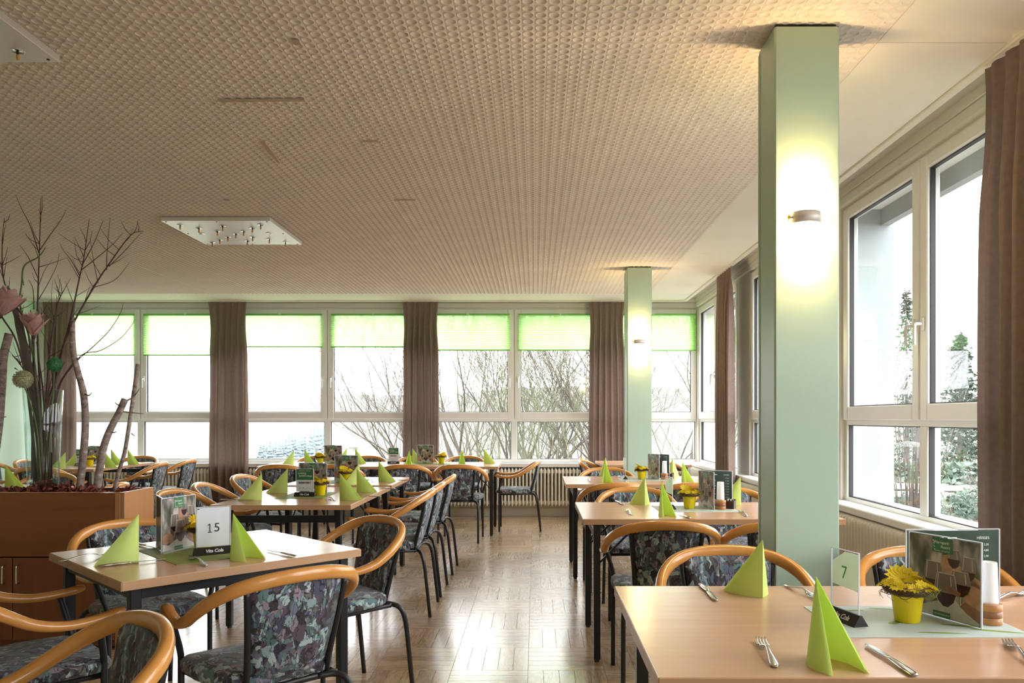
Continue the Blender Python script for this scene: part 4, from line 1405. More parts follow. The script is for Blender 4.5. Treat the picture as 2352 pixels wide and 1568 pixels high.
stick('twig', [(118, 1098, D0 + .03), (124, 960, D0 + .04), (140, 880, D0 + .06), (176, 830, D0 + .1), (215, 795, D0 + .14), (250, 760, D0 + .16), (275, 722, D0 + .17), (283, 697, D0 + .17)], (.004, .0036, .003, .0024, .0018, .001), tw, 'thin arching twig crossing the first green blind', 'twig', GTW)
stick('twig', [(115, 1100, D0 + .04), (120, 970, D0 + .05), (135, 885, D0 + .08), (185, 817, D0 + .14), (230, 805, D0 + .16), (275, 778, D0 + .18), (300, 750, D0 + .19), (311, 732, D0 + .19)], (.004, .0034, .0028, .0022, .0016, .001), tw, 'second thin arching twig, under the other one on the blind', 'twig', GTW)
stick('twig', [(90, 1098, D0 + .05), (100, 980, D0 + .05), (108, 880, D0 + .06), (118, 780, D0 + .06), (132, 700, D0 + .08), (150, 660, D0 + .1)], (.005, .0045, .004, .003, .0015), tw, 'short dark twig with side shoots in front of the corner curtain', 'twig', GTW,
      [([(115, 800, D0 + .06), (95, 760, D0 + .05), (70, 740, D0 + .05)], .002), ([(124, 740, D0 + .07), (118, 690, D0 + .06), (121, 645, D0 + .06)], .002), ([(140, 680, D0 + .09), (128, 650, D0 + .09), (125, 640, D0 + .09)], .0016)])
stick('twig', [(88, 1101, D0 - .04), (95, 1000, D0 - .04), (75, 890, D0 - .05), (50, 842, D0 - .06), (28, 815, D0 - .07)], (.0045, .004, .0035, .0028, .0015), tw, 'budded twig leaning toward the picture edge beside the pale allium', 'twig', GTW,
      [([(46, 836, D0 - .06), (38, 822, D0 - .06)], .005), ([(34, 845, D0 - .06), (42, 850, D0 - .06)], .004)])
stick('green_stem', [(100, 1100, D0 - .02), (92, 960, D0 - .02), (80, 840, D0 - .02), (66, 770, D0 - .02), (46, 700, D0 - .03), (50, 650, D0 - .03), (56, 610, D0 - .03), (88, 590, D0 - .02), (105, 568, D0 - .01)], (.0055, .005, .005, .0045, .004, .0025), M['greenstem'], 'green contorted stem winding between the pink flowers', 'twig', None,
      [([(54, 655, D0 - .03), (52, 635, D0 - .03)], .003), ([(78, 710, D0 - .02), (76, 665, D0 - .01), (66, 642, D0 - .01)], .0035)])
rnd = random.Random(77)
for k in range(9):                                       # more dark stalks crowded in the vase
    x0 = 92 + rnd.uniform(-22, 22); x1 = 92 + rnd.uniform(-34, 34); x2 = x1 + rnd.uniform(-24, 34); dd = D0 + rnd.uniform(-.045, .05)
    yt = rnd.uniform(690, 880)
    stick('twig', [(x0, 1102, dd), ((x0 + x1) / 2 + rnd.uniform(-8, 8), 1000, dd), (x1, 905, dd * 1.002), (x2, yt, dd * 1.005)], (.0062, .0056, .0046, .0018), tw, 'plain dark arching stalk rising from the glass vase', 'twig', GTW)
# strap leaf
o = thing('strap_leaf', 'long flat grey brown strap leaf standing in the vase', 'leaf', pd(92, 1095, D0 - .05))
base = pd(92, 1095, D0 - .05)
b = MB(); b.smooth = True
cl = smooth_path([(92, 1095), (88, 1000), (76, 900), (58, 810), (40, 730), (26, 690), (18, 655)], 4)
rows = []
for k, p in enumerate(cl):
    w = (13, 15, 22, 20, 15, 9, 1)[min(6, int(k / 4))] if k < len(cl) - 1 else 1
    rows.append([pd(p.x - w / 2, p.y, D0 - .05) - base, pd(p.x, p.y, D0 - .056) - base, pd(p.x + w / 2, p.y, D0 - .05) - base])
b.loft(rows, False, False)
lf = b.build('leaf_blade', M['strap'], o, fix=False)
def stem_on(o, pts, r, mat):
    inv = (Matrix.Translation(o.location) @ o.rotation_euler.to_matrix().to_4x4()).inverted()
    b = MB(); b.smooth = True
    S = smooth_path([inv @ pd(*p) for p in pts], 5)
    b.tube(S, r, 6); b.build('stem', mat, o, fix=False)
# magnolia blossoms
def blossom(label, px, py, d, r, h, tilt, seed):
    o = thing('magnolia_blossom', label, 'flower', pd(px, py, d), 0, 'pink magnolia blossoms')
    rr = random.Random(seed)
    for k in range(15):
        a = 2 * PI * k / 15 * 2 + rr.uniform(-.2, .2)
        op = (.50, .80, 1.0)[k % 3] + rr.uniform(-.08, .08)
        b = MB(); b.smooth = True
        rows = []
        for q in range(8):
            t = q / 7
            rad = r * op * (.10 + .62 * math.sin(t * 1.45) + .28 * t ** 2.5); zz = h * (t ** .95) * (1.15 - .35 * op)
            w = r * .40 * math.sin(PI * (.13 + .86 * t)) ** .75 + .0004
            row = []
            for s in (-1, -.5, 0, .5, 1):
                cu = abs(s) ** 2 * w * .25
                row.append(((rad - cu) * math.cos(a) - s * w * math.sin(a), (rad - cu) * math.sin(a) + s * w * math.cos(a), zz + cu * .4))
            rows.append(row)
        b.loft(rows, False, False)
        b.build('petal', M['petal'], o, fix=False)
    b = MB(); b.smooth = True; b.lathe([(.004, -.03), (.011, -.012), (.012, .0), (.006, .012)], 8); b.build('calyx', M['twig'], o)
    o.rotation_euler = tilt
    return o
stem_on(blossom('pink magnolia blossom in front of the corner curtain, above the vase', 77, 769, D0 - .09, .078, .128, (.22, .12, 0), 1), [(98, 1101, D0 - .06), (90, 960, D0 - .07), (80, 860, D0 - .08), (77, 773, D0 - .09)], .0047, tw)
stem_on(blossom('pink magnolia blossom cut by the picture edge, above the other one', 2, 722, D0 - .12, .095, .16, (.1, .35, .6), 2), [(86, 1099, D0 - .06), (68, 920, D0 - .08), (40, 790, D0 - .1), (4, 727, D0 - .12)], .0047, tw)
# allium balls
def allium(label, px, py, d, r, mat, seed):
    rr = random.Random(seed)
    o = thing('allium_head', label, 'flower', pd(px, py, d), 0, None)
    b = MB()
    for k in range(950):
        z = rr.uniform(-1, 1); a = rr.uniform(0, 2 * PI); q = math.sqrt(1 - z * z)
        n = Vector((q * math.cos(a), q * math.sin(a), z)); t = n.orthogonal().normalized(); u = n.cross(t)
        L = r * rr.uniform(.92, 1.05); s = r * .06
        i = b.add([n * (L - 2.2 * s) + t * s * .7, n * (L - 2.2 * s) - t * s * .35 + u * s * .6, n * (L - 2.2 * s) - t * s * .35 - u * s * .6, n * L])
        for f in ((0, 1, 3), (1, 2, 3), (2, 0, 3)): b.face([i + w for w in f])
    f = b.build('florets', mat, o, fix=False); f['kind'] = 'stuff'
    c = MB(); c.smooth = True; c.lathe([(.001, -r * .84), (r * .6, -r * .6), (r * .85, 0), (r * .6, r * .6), (.001, r * .84)], 12); c.build('heart', mat, o)
    return o
stem_on(allium('pale green round allium head to the side of the vase rim', 53, 871, D0 - .12, .052, M['allium_pale'], 4), [(94, 1100, D0 - .07), (84, 980, D0 - .09), (66, 915, D0 - .12), (56, 888, D0 - .12)], .0032, M['greenstem'])
stem_on(allium('small dark green allium head above the vase rim', 126, 837, D0 - .06, .042, M['allium_green'], 5), [(108, 1100, D0 - .05), (116, 980, D0 - .06), (122, 900, D0 - .06), (125, 852, D0 - .06)], .003, M['greenstem'])
# birch stems standing in the bark
GBI = 'birch stems in the planter'
bi = M['birch']
stick('birch_stem', [(182, 1131, 4.40), (192, 1040, 4.40), (196, 970, 4.40), (192, 905, 4.40), (178, 850, 4.40), (168, 800, 4.40), (166, 735, 4.40)], (.0205, .0195, .019, .0185, .017, .0155, .014), bi, 'tallest birch stem right beside the vase, bent at the middle', 'branch', GBI,
      [([(196, 905, 4.39), (204, 908, 4.37), (211, 901, 4.36)], .005), ([(176, 824, 4.4), (182, 824, 4.38), (185, 815, 4.37)], .006)], 10)
stick('birch_stem', [(222, 1132, 4.42), (230, 1070, 4.42), (240, 1020, 4.42), (256, 980, 4.42), (272, 950, 4.42), (287, 917, 4.42)], (.0215, .0205, .0195, .0185, .018, .0185), bi, 'shorter leaning birch stem in the middle of the planter end', 'branch', GBI,
      [([(275, 930, 4.42), (270, 929, 4.4), (264, 924, 4.4)], .005), ([(283, 945, 4.42), (300, 947, 4.42), (330, 950, 4.42)], .005), ([(288, 922, 4.42), (305, 912, 4.43), (317, 898, 4.43), (320, 892, 4.43)], .005), ([(254, 990, 4.42), (262, 993, 4.4), (268, 990, 4.4)], .005)], 10)
stick('birch_stem', [(262, 1128, 4.45), (274, 1080, 4.45), (286, 1040, 4.45), (296, 980, 4.45), (305, 920, 4.45), (312, 870, 4.45), (317, 836, 4.45)], (.0115, .011, .0108, .0108, .0115, .012, .0125), bi, 'thin birch stem nearest the planter end', 'branch', GBI,
      [([(302, 995, 4.45), (308, 1000, 4.44), (311, 998, 4.44)], .003)], 10)
stick('birch_stem', [(-22, 1130, 4.36), (-12, 1040, 4.36), (-2, 960, 4.36), (4, 880, 4.36), (8, 820, 4.36), (21, 766, 4.36)], (.025, .0245, .0235, .0225, .022, .022), bi, 'birch stem cut by the picture edge behind the pale allium', 'branch', GBI,
      [([(2, 862, 4.36), (8, 855, 4.35), (12, 848, 4.35)], .005), ([(2, 890, 4.36), (8, 882, 4.35), (14, 876, 4.35)], .005), ([(-2, 965, 4.36), (6, 958, 4.35), (15, 957, 4.35)], .005)], 10)
# ================================================================== ON THE TABLES
T = TZ
# ---- napkins: a folded square standing as a tent, two wings meeting in an upright spine
GN = 'lime green standing napkins'
def napkin(label, s, ang, half, L=.155, h=.168, bulge=.018, z=T, lean=.0):
    """s: foot of the spine; ang: direction (degrees) in which the wings open, half: half opening angle"""
    o = setp(bpy.data.objects.new('napkin', None), label, 'napkin', GN)
    b = MB(); b.smooth = True
    def wing(sg, Lk, hk, off, bl):
        d = math.radians(sg * half)
        dv = Vector((math.cos(d), math.sin(d), 0)); nv = Vector((-math.sin(d), math.cos(d), 0)) * sg
        nu, nv_ = 9, 7
        rows = []
        for j in range(nv_ + 1):
            t = (j / nv_) * .985
            row = []
            for k in range(nu + 1):
                u = k / nu
                p = dv * (Lk * u) + nv * (bl * math.sin(PI * u) + off * min(1, u * 5))
                q = p * (1 - t)
                row.append((q.x + lean * t * h, q.y, hk * t + .0005))
            rows.append(row)
        b.loft(rows, False, False)
    for sg in (-1, 1):
        wing(sg, L, h, .0012, bulge); wing(sg, L * .97, h * .995, -.0014, bulge * .55)
    me = b.mesh('napkin', M['napkin'])
    bm = bmesh.new(); bm.from_mesh(me); bmesh.ops.recalc_face_normals(bm, faces=bm.faces); bm.to_mesh(me); bm.free()
    o2 = bpy.data.objects.new('napkin', me); COL.objects.link(o2)
    bpy.data.objects.remove(o)
    o2.location = (s[0], s[1], z); o2.rotation_euler = (0, 0, math.radians(ang))
    o2.name = 'napkin'
    return setp(o2, label, 'napkin', GN)
napkin('lime napkin tent on table 7 with its spine toward us, by the pillar', tp(1752, 1373), 104, 27, .135, .166)
napkin('nearest lime napkin on table 7, open folds toward us', tp(1874, 1506), 281, 17, .135, .172, .034)
napkin('lime napkin of table 15 with upright edge, near the planter', tp(319, 1291), 203, 9, .14, .172, .02)
napkin('lime napkin of table 15 opening toward the aisle', tp(535, 1279), 327, 17, .14, .162, .03)
TM = 'on the table behind the near pillar'
napkin('lime napkin tent with spine toward us ' + TM, tp(1481, 1160), 100, 27, .13, .166)
napkin('lime napkin with open folds toward us ' + TM, tp(1519, 1181), 282, 16, .13, .175, .02)
napkin('broad lime napkin beside the near pillar, behind the candle', tp(1701, 1160), 128, 34, .14, .168)
TF = 'on the table before the far pillar'
napkin('lime napkin with open folds, aisle end, ' + TF, tp(1390, 1107), 275, 20, .125, .17, .02)
napkin('second lime napkin behind the open one, aisle end, ' + TF, tp(1391, 1094), 95, 18, .125, .17)
napkin('lime napkin behind the menu ' + TF, tp(1545, 1095), 80, 26, .125, .168)
napkin('lime napkin on the window side ' + TF, tp(1567, 1105), 290, 18, .125, .16, .02)
TR = 'on the reserved middle table'
napkin('front lime napkin on the curtain side ' + TR, tp(602, 1148), 183, 8, .145, .168, .016)
napkin('rear lime napkin on the curtain side ' + TR, tp(661, 1131), 186, 8, .145, .168, .016)
napkin('front lime napkin on the aisle side ' + TR, tp(780, 1148), 352, 10, .145, .17, .016)
napkin('rear lime napkin on the aisle side ' + TR, tp(819, 1130), 350, 10, .145, .165, .016)
napkin('lime napkin at the far aisle corner of the joined middle tables', tp(869, 1108), 350, 9, .14, .165, .016, T + .009)
napkin('lime napkin between the two menus of the joined middle tables', tp(826, 1115), 200, 12, .13, .16, .016, T + .009)
for k, (x, y, a, hf, n) in enumerate(((675, 1069, 200, 14, 'first'), (699, 1064, 330, 14, 'second'), (797, 1062, 200, 12, 'third'), (816, 1064, 335, 14, 'fourth'), (940, 1069, 275, 17, 'fifth'), (947, 1063, 345, 10, 'sixth'), (1061, 1066, 275, 18, 'seventh'), (1111, 1064, 350, 10, 'eighth'))):
    napkin(n + ' lime napkin from the mint wall side on the window row', tp(x, y), a, hf, .135, .166, .016)
for k, (x, y, a, n) in enumerate(((151, 1076, 190, 'lime napkin just beside the vase'), (182, 1067, 190, 'lime napkin by the first birch stem'), (240, 1074, 345, 'lime napkin between the birch stems'), (255, 1066, 345, 'pale lime napkin behind the birch stems'), (293, 1066, 345, 'lime napkin just right of the thin birch stem'))):
    napkin(n + ', on the table by the mint wall', tp(x, y), a, 11, .14, .168, .016)
napkin('lime napkin on the table behind the planter, next to the vase', tp(11, 1120), 350, 10, .15, .172, .016)

# ---- cutlery
def strip_loft(b, rows):
    """rows: y, half width, z, half thickness"""
    rings = []
    for y, w, z, t in rows:
        rings.append([(-w, y, z - t * .6), (-w * .6, y, z - t), (w * .6, y, z - t), (w, y, z - t * .6), (w, y, z + t * .3), (w * .6, y, z + t), (-w * .6, y, z + t), (-w, y, z + t * .3)])
    b.loft(rings)
def fork_mesh():
    b = MB(); b.smooth = True
    strip_loft(b, [(0, .004, .003, .0014), (.006, .0085, .003, .002), (.03, .008, .0045, .0022), (.07, .0045, .010, .0022), (.10, .003, .014, .0022), (.122, .0035, .012, .0018), (.133, .010, .008, .0014), (.145, .0122, .006, .0013)])
    for k in range(4):
        x = -.0098 + k * .00653
        rings = [[(x + sx * w, y, z + sz * .0011) for sx, sz in ((-1, -1), (1, -1), (1, 1), (-1, 1))] for y, z, w in ((.143, .006, .0024), (.160, .0035, .0022), (.178, .0055, .0018), (.192, .010, .0009))]
        b.loft(rings)
    return b.mesh('fork', M['steel'])
def knife_meshes():
    h = MB(); h.smooth = True
    strip_loft(h, [(0, .004, .004, .002), (.006, .0085, .004, .003), (.05, .0085, .0045, .0038), (.085, .0065, .005, .0034), (.098, .0055, .005, .003), (.102, .0065, .005, .0028)])
    bl = MB(); bl.smooth = True
    strip_loft(bl, [(.102, .005, .005, .0012), (.115, .0075, .005, .0010), (.165, .0095, .0045, .0009), (.195, .0095, .004, .0008), (.210, .006, .0038, .0006), (.216, .0015, .0038, .0004)])
    return h.mesh('handle', M['steel']), bl.mesh('blade', M['steel'])
FK = fork_mesh(); KN = knife_meshes()
def lay(kind, label, p_handle, p_tip, z=T):
    a, b = tp(*p_handle), tp(*p_tip)
    if z != T: a, b = pz(p_handle[0], p_handle[1], z), pz(p_tip[0], p_tip[1], z)
    d = b - a
    L = .19 if kind == 'fork' else .214
    c = (a + b) / 2; ang = math.atan2(d.y, d.x)
    base = c - Vector((math.cos(ang), math.sin(ang), 0)) * L / 2
    g = kind + 's laid on the tables'
    if kind == 'fork':
        o = bpy.data.objects.new('fork', FK); COL.objects.link(o)
    else:
        o = bpy.data.objects.new('knife', None); COL.objects.link(o); o.empty_display_size = .02
        obj('handle', KN[0], o); obj('blade', KN[1], o)
    o.location = (base.x, base.y, z + .0012); o.rotation_euler = (0, 0, ang - PI / 2)
    return setp(o, label, kind, g)
lay('knife', 'steel knife at the far edge of table 7, next to the spine forward napkin', (1610, 1345), (1645, 1380))
lay('fork', 'steel fork between the spine forward napkin and the number 7 stand', (1814, 1350), (1868, 1373))
lay('fork', 'steel fork on table 7 on the aisle side of the nearest napkin', (1790, 1549), (1740, 1463))
lay('knife', 'steel knife on table 7 on the window side of the nearest napkin', (2106, 1558), (1988, 1482))
lay('fork', 'steel fork on table 7 cut by the picture edge, in front of the pale mat', (2385, 1545), (2306, 1472))
lay('fork', 'steel fork lying behind the candle of table 7', (2292, 1378), (2343, 1368))
lay('fork', 'steel fork in front of the number 15 stand', (481, 1305), (434, 1279))
lay('knife', 'steel knife of table 15 in front of the napkin by the planter', (216, 1304), (386, 1285))
lay('fork', 'steel fork of table 15 partly under the napkin by the planter', (170, 1286), (226, 1278))
lay('knife', 'steel knife at the aisle corner of table 15', (677, 1279), (616, 1265))
lay('knife', 'steel knife behind the green mat of table 15', (320, 1252), (349, 1258))
lay('knife', 'steel knife at the far edge ' + TM, (1415, 1151), (1433, 1160))
lay('fork', 'steel fork at the aisle end ' + TM, (1454, 1189), (1438, 1168))
lay('knife', 'steel knife in front of the pale mat ' + TM, (1582, 1190), (1558, 1180))
lay('fork', 'steel fork in front of the mat corner ' + TM, (1720, 1190), (1696, 1173))
lay('fork', 'steel fork beside the number stand ' + TM, (1525, 1152), (1541, 1160))
lay('fork', 'steel fork at the aisle end ' + TF, (1356, 1109), (1352, 1098))
lay('knife', 'steel knife by the black stand foot ' + TF, (1420, 1094), (1432, 1098))
lay('knife', 'steel knife in front of the mat ' + TF, (1442, 1109), (1434, 1104))
lay('knife', 'steel knife by the front curtain side napkin ' + TR, (523, 1149), (566, 1149))
lay('fork', 'steel fork by the rear curtain side napkin ' + TR, (606, 1132), (634, 1131))
lay('fork', 'steel fork between mat and aisle side napkin ' + TR, (770, 1151), (753, 1143))
lay('knife', 'steel knife beside the front aisle side napkin ' + TR, (845, 1141), (831, 1141))
lay('knife', 'steel knife beside the rear aisle side napkin ' + TR, (882, 1123), (866, 1123))
lay('fork', 'steel fork by the second mat of the joined middle tables', (862, 1108), (851, 1104), T + .009)
lay('knife', 'steel knife at the far aisle corner of the joined middle tables', (920, 1104), (908, 1104), T + .009)

# ---- place mats
def mat(label, cx, cy, lx, ly, rz, m, z=T, leaves=False):
    b = MB(); b.box((0, 0, .0009), (lx, ly, .0016))
    o = setp(b.build('place_mat', m, None, (cx, cy, z), (0, 0, rz)), label, 'place mat', 'woven place mats')
    if leaves:
        rr = random.Random(9)
        for (x, y, a, L, w) in ((.16, -.10, -.35, .12, .016), (.02, -.115, -.12, .12, .012), (.10, -.05, -.25, .10, .016), (-.05, -.02, .6, .05, .02), (.19, -.01, -.5, .06, .02), (-.12, .10, .1, .09, .018), (-.02, .12, -.2, .07, .016), (.0, .02, -.3, .06, .018)):
            g = MB()
            pts = []
            for k in range(12):
                t = 2 * PI * k / 12
                px, py = L / 2 * math.cos(t), w / 2 * math.sin(t) * (1 - .3 * math.cos(t))
                pts.append((x + px * math.cos(a) - py * math.sin(a), y + px * math.sin(a) + py * math.cos(a), .00185))
            g.poly(pts)
            g.build('printed_leaf', M['leaf_print'], o)
    return o
mat('pale woven mat with printed leaves under the menu of table 7', .945, 1.97, .44, .30, 0, M['mat_light'], leaves=True)
mat('green woven mat under the number 15 stand', -1.285, 2.975, .43, .30, math.radians(-46), M['mat_green'])
mat('pale woven mat ' + TM, .895, 4.405, .44, .30, 0, M['mat_light'], leaves=True)
mat('pale woven mat ' + TF, .915, 6.52, .44, .30, 0, M['mat_light'], leaves=True)
mat('green woven mat under the reserved sign', -1.50, 5.17, .30, .43, 0, M['mat_green'])
mat('green woven mat on the farther joined middle table', -1.49, 6.20, .30, .43, 0, M['mat_green'], T + .009)
mat('green woven mat on the window row table nearer the mint wall', -2.28, 8.72, .43, .30, 0, M['mat_green'])
mat('green woven mat on the window row table at the aisle end', -1.16, 8.74, .43, .30, 0, M['mat_green'])

# ---- menus: hinged acrylic panels, wine picture on the outside, green price list inside
def cover_print(b, L, H, mats):
    """flat printed picture in the plane y = -.002, lower corner of the panel at the origin"""
    def P(u, v, k=0): return (u * L, -.0022 - k * .00006, v * H)
    def S(m): b.cur = mats.index(m)
    S('cover'); i = b.add([P(.012, .012), P(.988, .012), P(.988, .985), P(.012, .985)]); b.face((i, i + 1, i + 2, i + 3), [(0, 0), (1, 0), (1, 1), (0, 1)])
    def shape(m, pts, k): S(m); b.poly([P(u, v, k) for u, v in pts])
    # table cloth and arms
    shape('cloth_print', [(.02, .02), (.98, .02), (.98, .06), (.80, .14), (.62, .30), (.45, .22), (.2, .12), (.02, .16)], 1)
    shape('skin_print', [(.02, .17), (.02, .30), (.12, .34), (.28, .33), (.34, .25), (.28, .19), (.12, .14)], 2)
    shape('skin_print', [(.985, .10), (.985, .48), (.90, .55), (.84, .50), (.60, .39), (.56, .35), (.62, .31), (.78, .30), (.74, .22), (.86, .12)], 2)
    shape('skin_dark', [(.72, .20), (.80, .27), (.985, .20), (.985, .05), (.90, .09)], 3)
    shape('skin_print', [(.46, .60), (.50, .78), (.60, .80), (.68, .70), (.88, .60), (.985, .55), (.985, .45), (.80, .50), (.62, .50)], 2)
    # five wine glasses
    def glass(cx, top, w, hgt, fill, k, tilt=0.0, front=False):
        def q(u, v): return (cx + u * w + tilt * v * hgt, top - v * hgt)
        out = [(-.40, 0), (-.47, .2), (-.52, .42), (-.50, .60), (-.38, .82), (-.12, .98), (.12, .98), (.38, .82), (.50, .60), (.52, .42), (.47, .2), (.40, 0)]
        shape('glass_print' if not front else 'glass_light', [q(u, v) for u, v in out], k)
        ins = [(u * .93, .02 + v * .955) for u, v in out]
        shape('glass_print', [q(u, v) for u, v in ins], k + 1)
        wn = [p for p in ins if p[1] >= fill - .001]
        e = .50 - .1 * abs(fill - .45)
        shape('wine', [q(-e, fill)] + [q(u, v) for u, v in wn] + [q(e, fill)], k + 2)
        shape('glass_light', [q(-.36, .04), q(-.31, .04), q(-.38, fill - .05), q(-.43, fill - .05)], k + 2)
        shape('glass_light', [q(.20, .06), q(.24, .06), q(.30, fill - .06), q(.25, fill - .06)], k + 2)
        shape('glass_light', [q(-.40, -.012), q(.40, -.012), q(.40, .014), q(-.40, .014)], k + 2)
        shape('glass_light', [q(-.03, .97), q(.03, .97), q(.03, 1.3), q(-.03, 1.3)], k)
    glass(.645, .86, .17, .23, .50, 4); glass(.84, .80, .19, .29, .60, 4)
    glass(.735, .615, .26, .31, .50, 8); glass(.36, .68, .25, .33, .68, 8)
    glass(.535, .56, .30, .42, .56, 12, front=True)
    shape('skin_dark', [(.52, .40), (.60, .42), (.74, .36), (.72, .31), (.60, .33), (.54, .36)], 16)
    # green labels
    shape('green_print', [(.34, .80), (.37, .985), (.62, .985), (.635, .80)], 17)
    S('white_print')
    text_pts(b, 'Werrapark', .0100 * L / .2, lambda x, y: P(.472 + x / L, .925 + y / H, 18), .18, 'CENTER', .95)
    text_pts(b, 'Resort', .0100 * L / .2, lambda x, y: P(.53 + x / L, .872 + y / H, 18), .18, 'CENTER', .95)
    text_pts(b, 'Masserberg · Thüringer Wald', .0035 * L / .2, lambda x, y: P(.485 + x / L, .822 + y / H, 18), 0, 'CENTER')
    for k in range(4):
        u, v = .352 + .006 * k, .955 - .035 * k
        b.poly([P(u, v, 18), P(u + .022, v - .016, 18), P(u + .018, v - .026, 18)])
    shape('green_print', [(.36, .012), (.36, .085), (.60, .085), (.60, .012)], 17)
    S('white_print'); text_pts(b, 'GETRÄNKEKARTE', .0056 * L / .2, lambda x, y: P(.48 + x / L, .048 + y / H, 18))
CMATS = ['cover', 'cloth_print', 'skin_print', 'skin_dark', 'glass_print', 'glass_light', 'wine', 'green_print', 'white_print']
_cov = {}
def panel(parent, a, b, H, kind, z):
    a, b = Vector(a), Vector(b)
    d = b - a; L = d.length; ang = math.atan2(d.y, d.x)
    o = MB(); o.box((L / 2, 0, H / 2), (L, .0026, H), bev=.0008)
    r = o.build('acrylic_panel', M['acrylic'], parent, (a.x, a.y, 0), (0, 0, ang))
    e = MB()
    for (x, z, w_, h_) in ((0, H / 2, .0022, H), (L, H / 2, .0022, H)): e.box((x, 0, z), (w_, .0032, h_))
    e.box((L / 2, 0, H), (L, .0032, .0022)); e.build('acrylic_edge_glint', M['acrylic_edge_glint'], r)
    p = MB(); p.box((L / 2, 0, H / 2), (L * .975, .0006, H * .965)); p.build('paper_sheet', M['paper'] if kind == 'cover' else M['dark_green_print'], r)
    if kind == 'cover':
        key = (round(L, 3), round(H, 3))
        if key not in _cov:
            c = MB(); cover_print(c, L, H, CMATS); _cov[key] = c.mesh('cover_print', [M[m] for m in CMATS])
        obj('cover_print', _cov[key], r)
    elif kind == 'page':
        c = MB()
        text_pts(c, 'HEISSES', .0105, lambda x, y: (L * .82 + x, -.0018, H * .885 + y))
        def dash(x0, x1, zz, hh): c.poly([(x0, -.0018, zz - hh), (x1, -.0018, zz - hh), (x1, -.0018, zz + hh), (x0, -.0018, zz + hh)])
        dash(L * .14, L * .40, H * .885, .0022); dash(L * .44, L * .54, H * .885, .0022)
        for k, pr in enumerate(('€ 2,20', '€ 4,80', '€ 2,80', '€ 2,90', '€ 3,20', '€ 4,80', '€ 2,90', '€ 3,20', '€ 3,50')):
            zz = H * (.80 - .075 * k)
            for q in range(3): dash(L * (.14 + .13 * q), L * (.14 + .13 * q + (.05 + .012 * ((k * 3 + q * 5) % 5))), zz, .0012)
            text_pts(c, pr, .0078, lambda x, y: (L * .80 + x, -.0018, zz + y), 0, 'LEFT')
        c.build('price_list', M['white_print'], r, fix=False)
    return r
def menu(label, ca, cb, pa=None, pb=None, H=.205, z=T):
    c = (Vector((*ca, 0)) + Vector((*cb, 0))) / 2
    o = thing('menu_holder', label, 'menu', (c.x, c.y, z + .0018), 0, 'menu holders with wine picture')
    s = Vector((c.x, c.y, 0))
    panel(o, Vector((*ca, 0)) - s, Vector((*cb, 0)) - s, H, 'cover', z)
    if pa: panel(o, Vector((*pa, 0)) - s, Vector((*pb, 0)) - s, H, 'page', z)
    return o
menu('large menu holder with wine picture on table 7', (.995, 2.085), (1.075, 1.887), (1.0, 2.115), (1.258, 2.125), .208)
menu('menu holder with wine picture on table 15, behind the 15 stand', (-1.405, 2.942), (-1.354, 3.118), (-1.408, 2.958), (-1.50, 3.10), .205)
menu('menu holder with wine picture ' + TM, (.945, 4.535), (.992, 4.352), (.962, 4.57), (1.115, 4.44), .208)
menu('menu holder with wine picture ' + TF, (.955, 6.65), (1.022, 6.465), (.985, 6.69), (1.115, 6.53), .208)
menu('menu holder with wine picture behind the reserved sign', (-1.60, 5.31), (-1.408, 5.29), (-1.45, 5.335), (-1.62, 5.36), .205)
menu('menu holder with wine picture on the farther joined middle table', (-1.59, 6.20), (-1.402, 6.19), (-1.41, 6.22), (-1.58, 6.26), .205, T + .009)
menu('menu holder with wine picture on the window row table nearer the mint wall', (-2.37, 8.80), (-2.17, 8.79), (-2.19, 8.82), (-2.35, 8.87), .205)
menu('menu holder with wine picture on the window row, before the middle curtain', (-1.33, 8.80), (-1.145, 8.79), (-1.16, 8.83), (-1.32, 8.86), .205)
menu('menu holder with wine picture between the birch stems, table by the mint wall', (-4.90, 8.52), (-4.71, 8.50), (-4.73, 8.54), (-4.88, 8.58), .205)

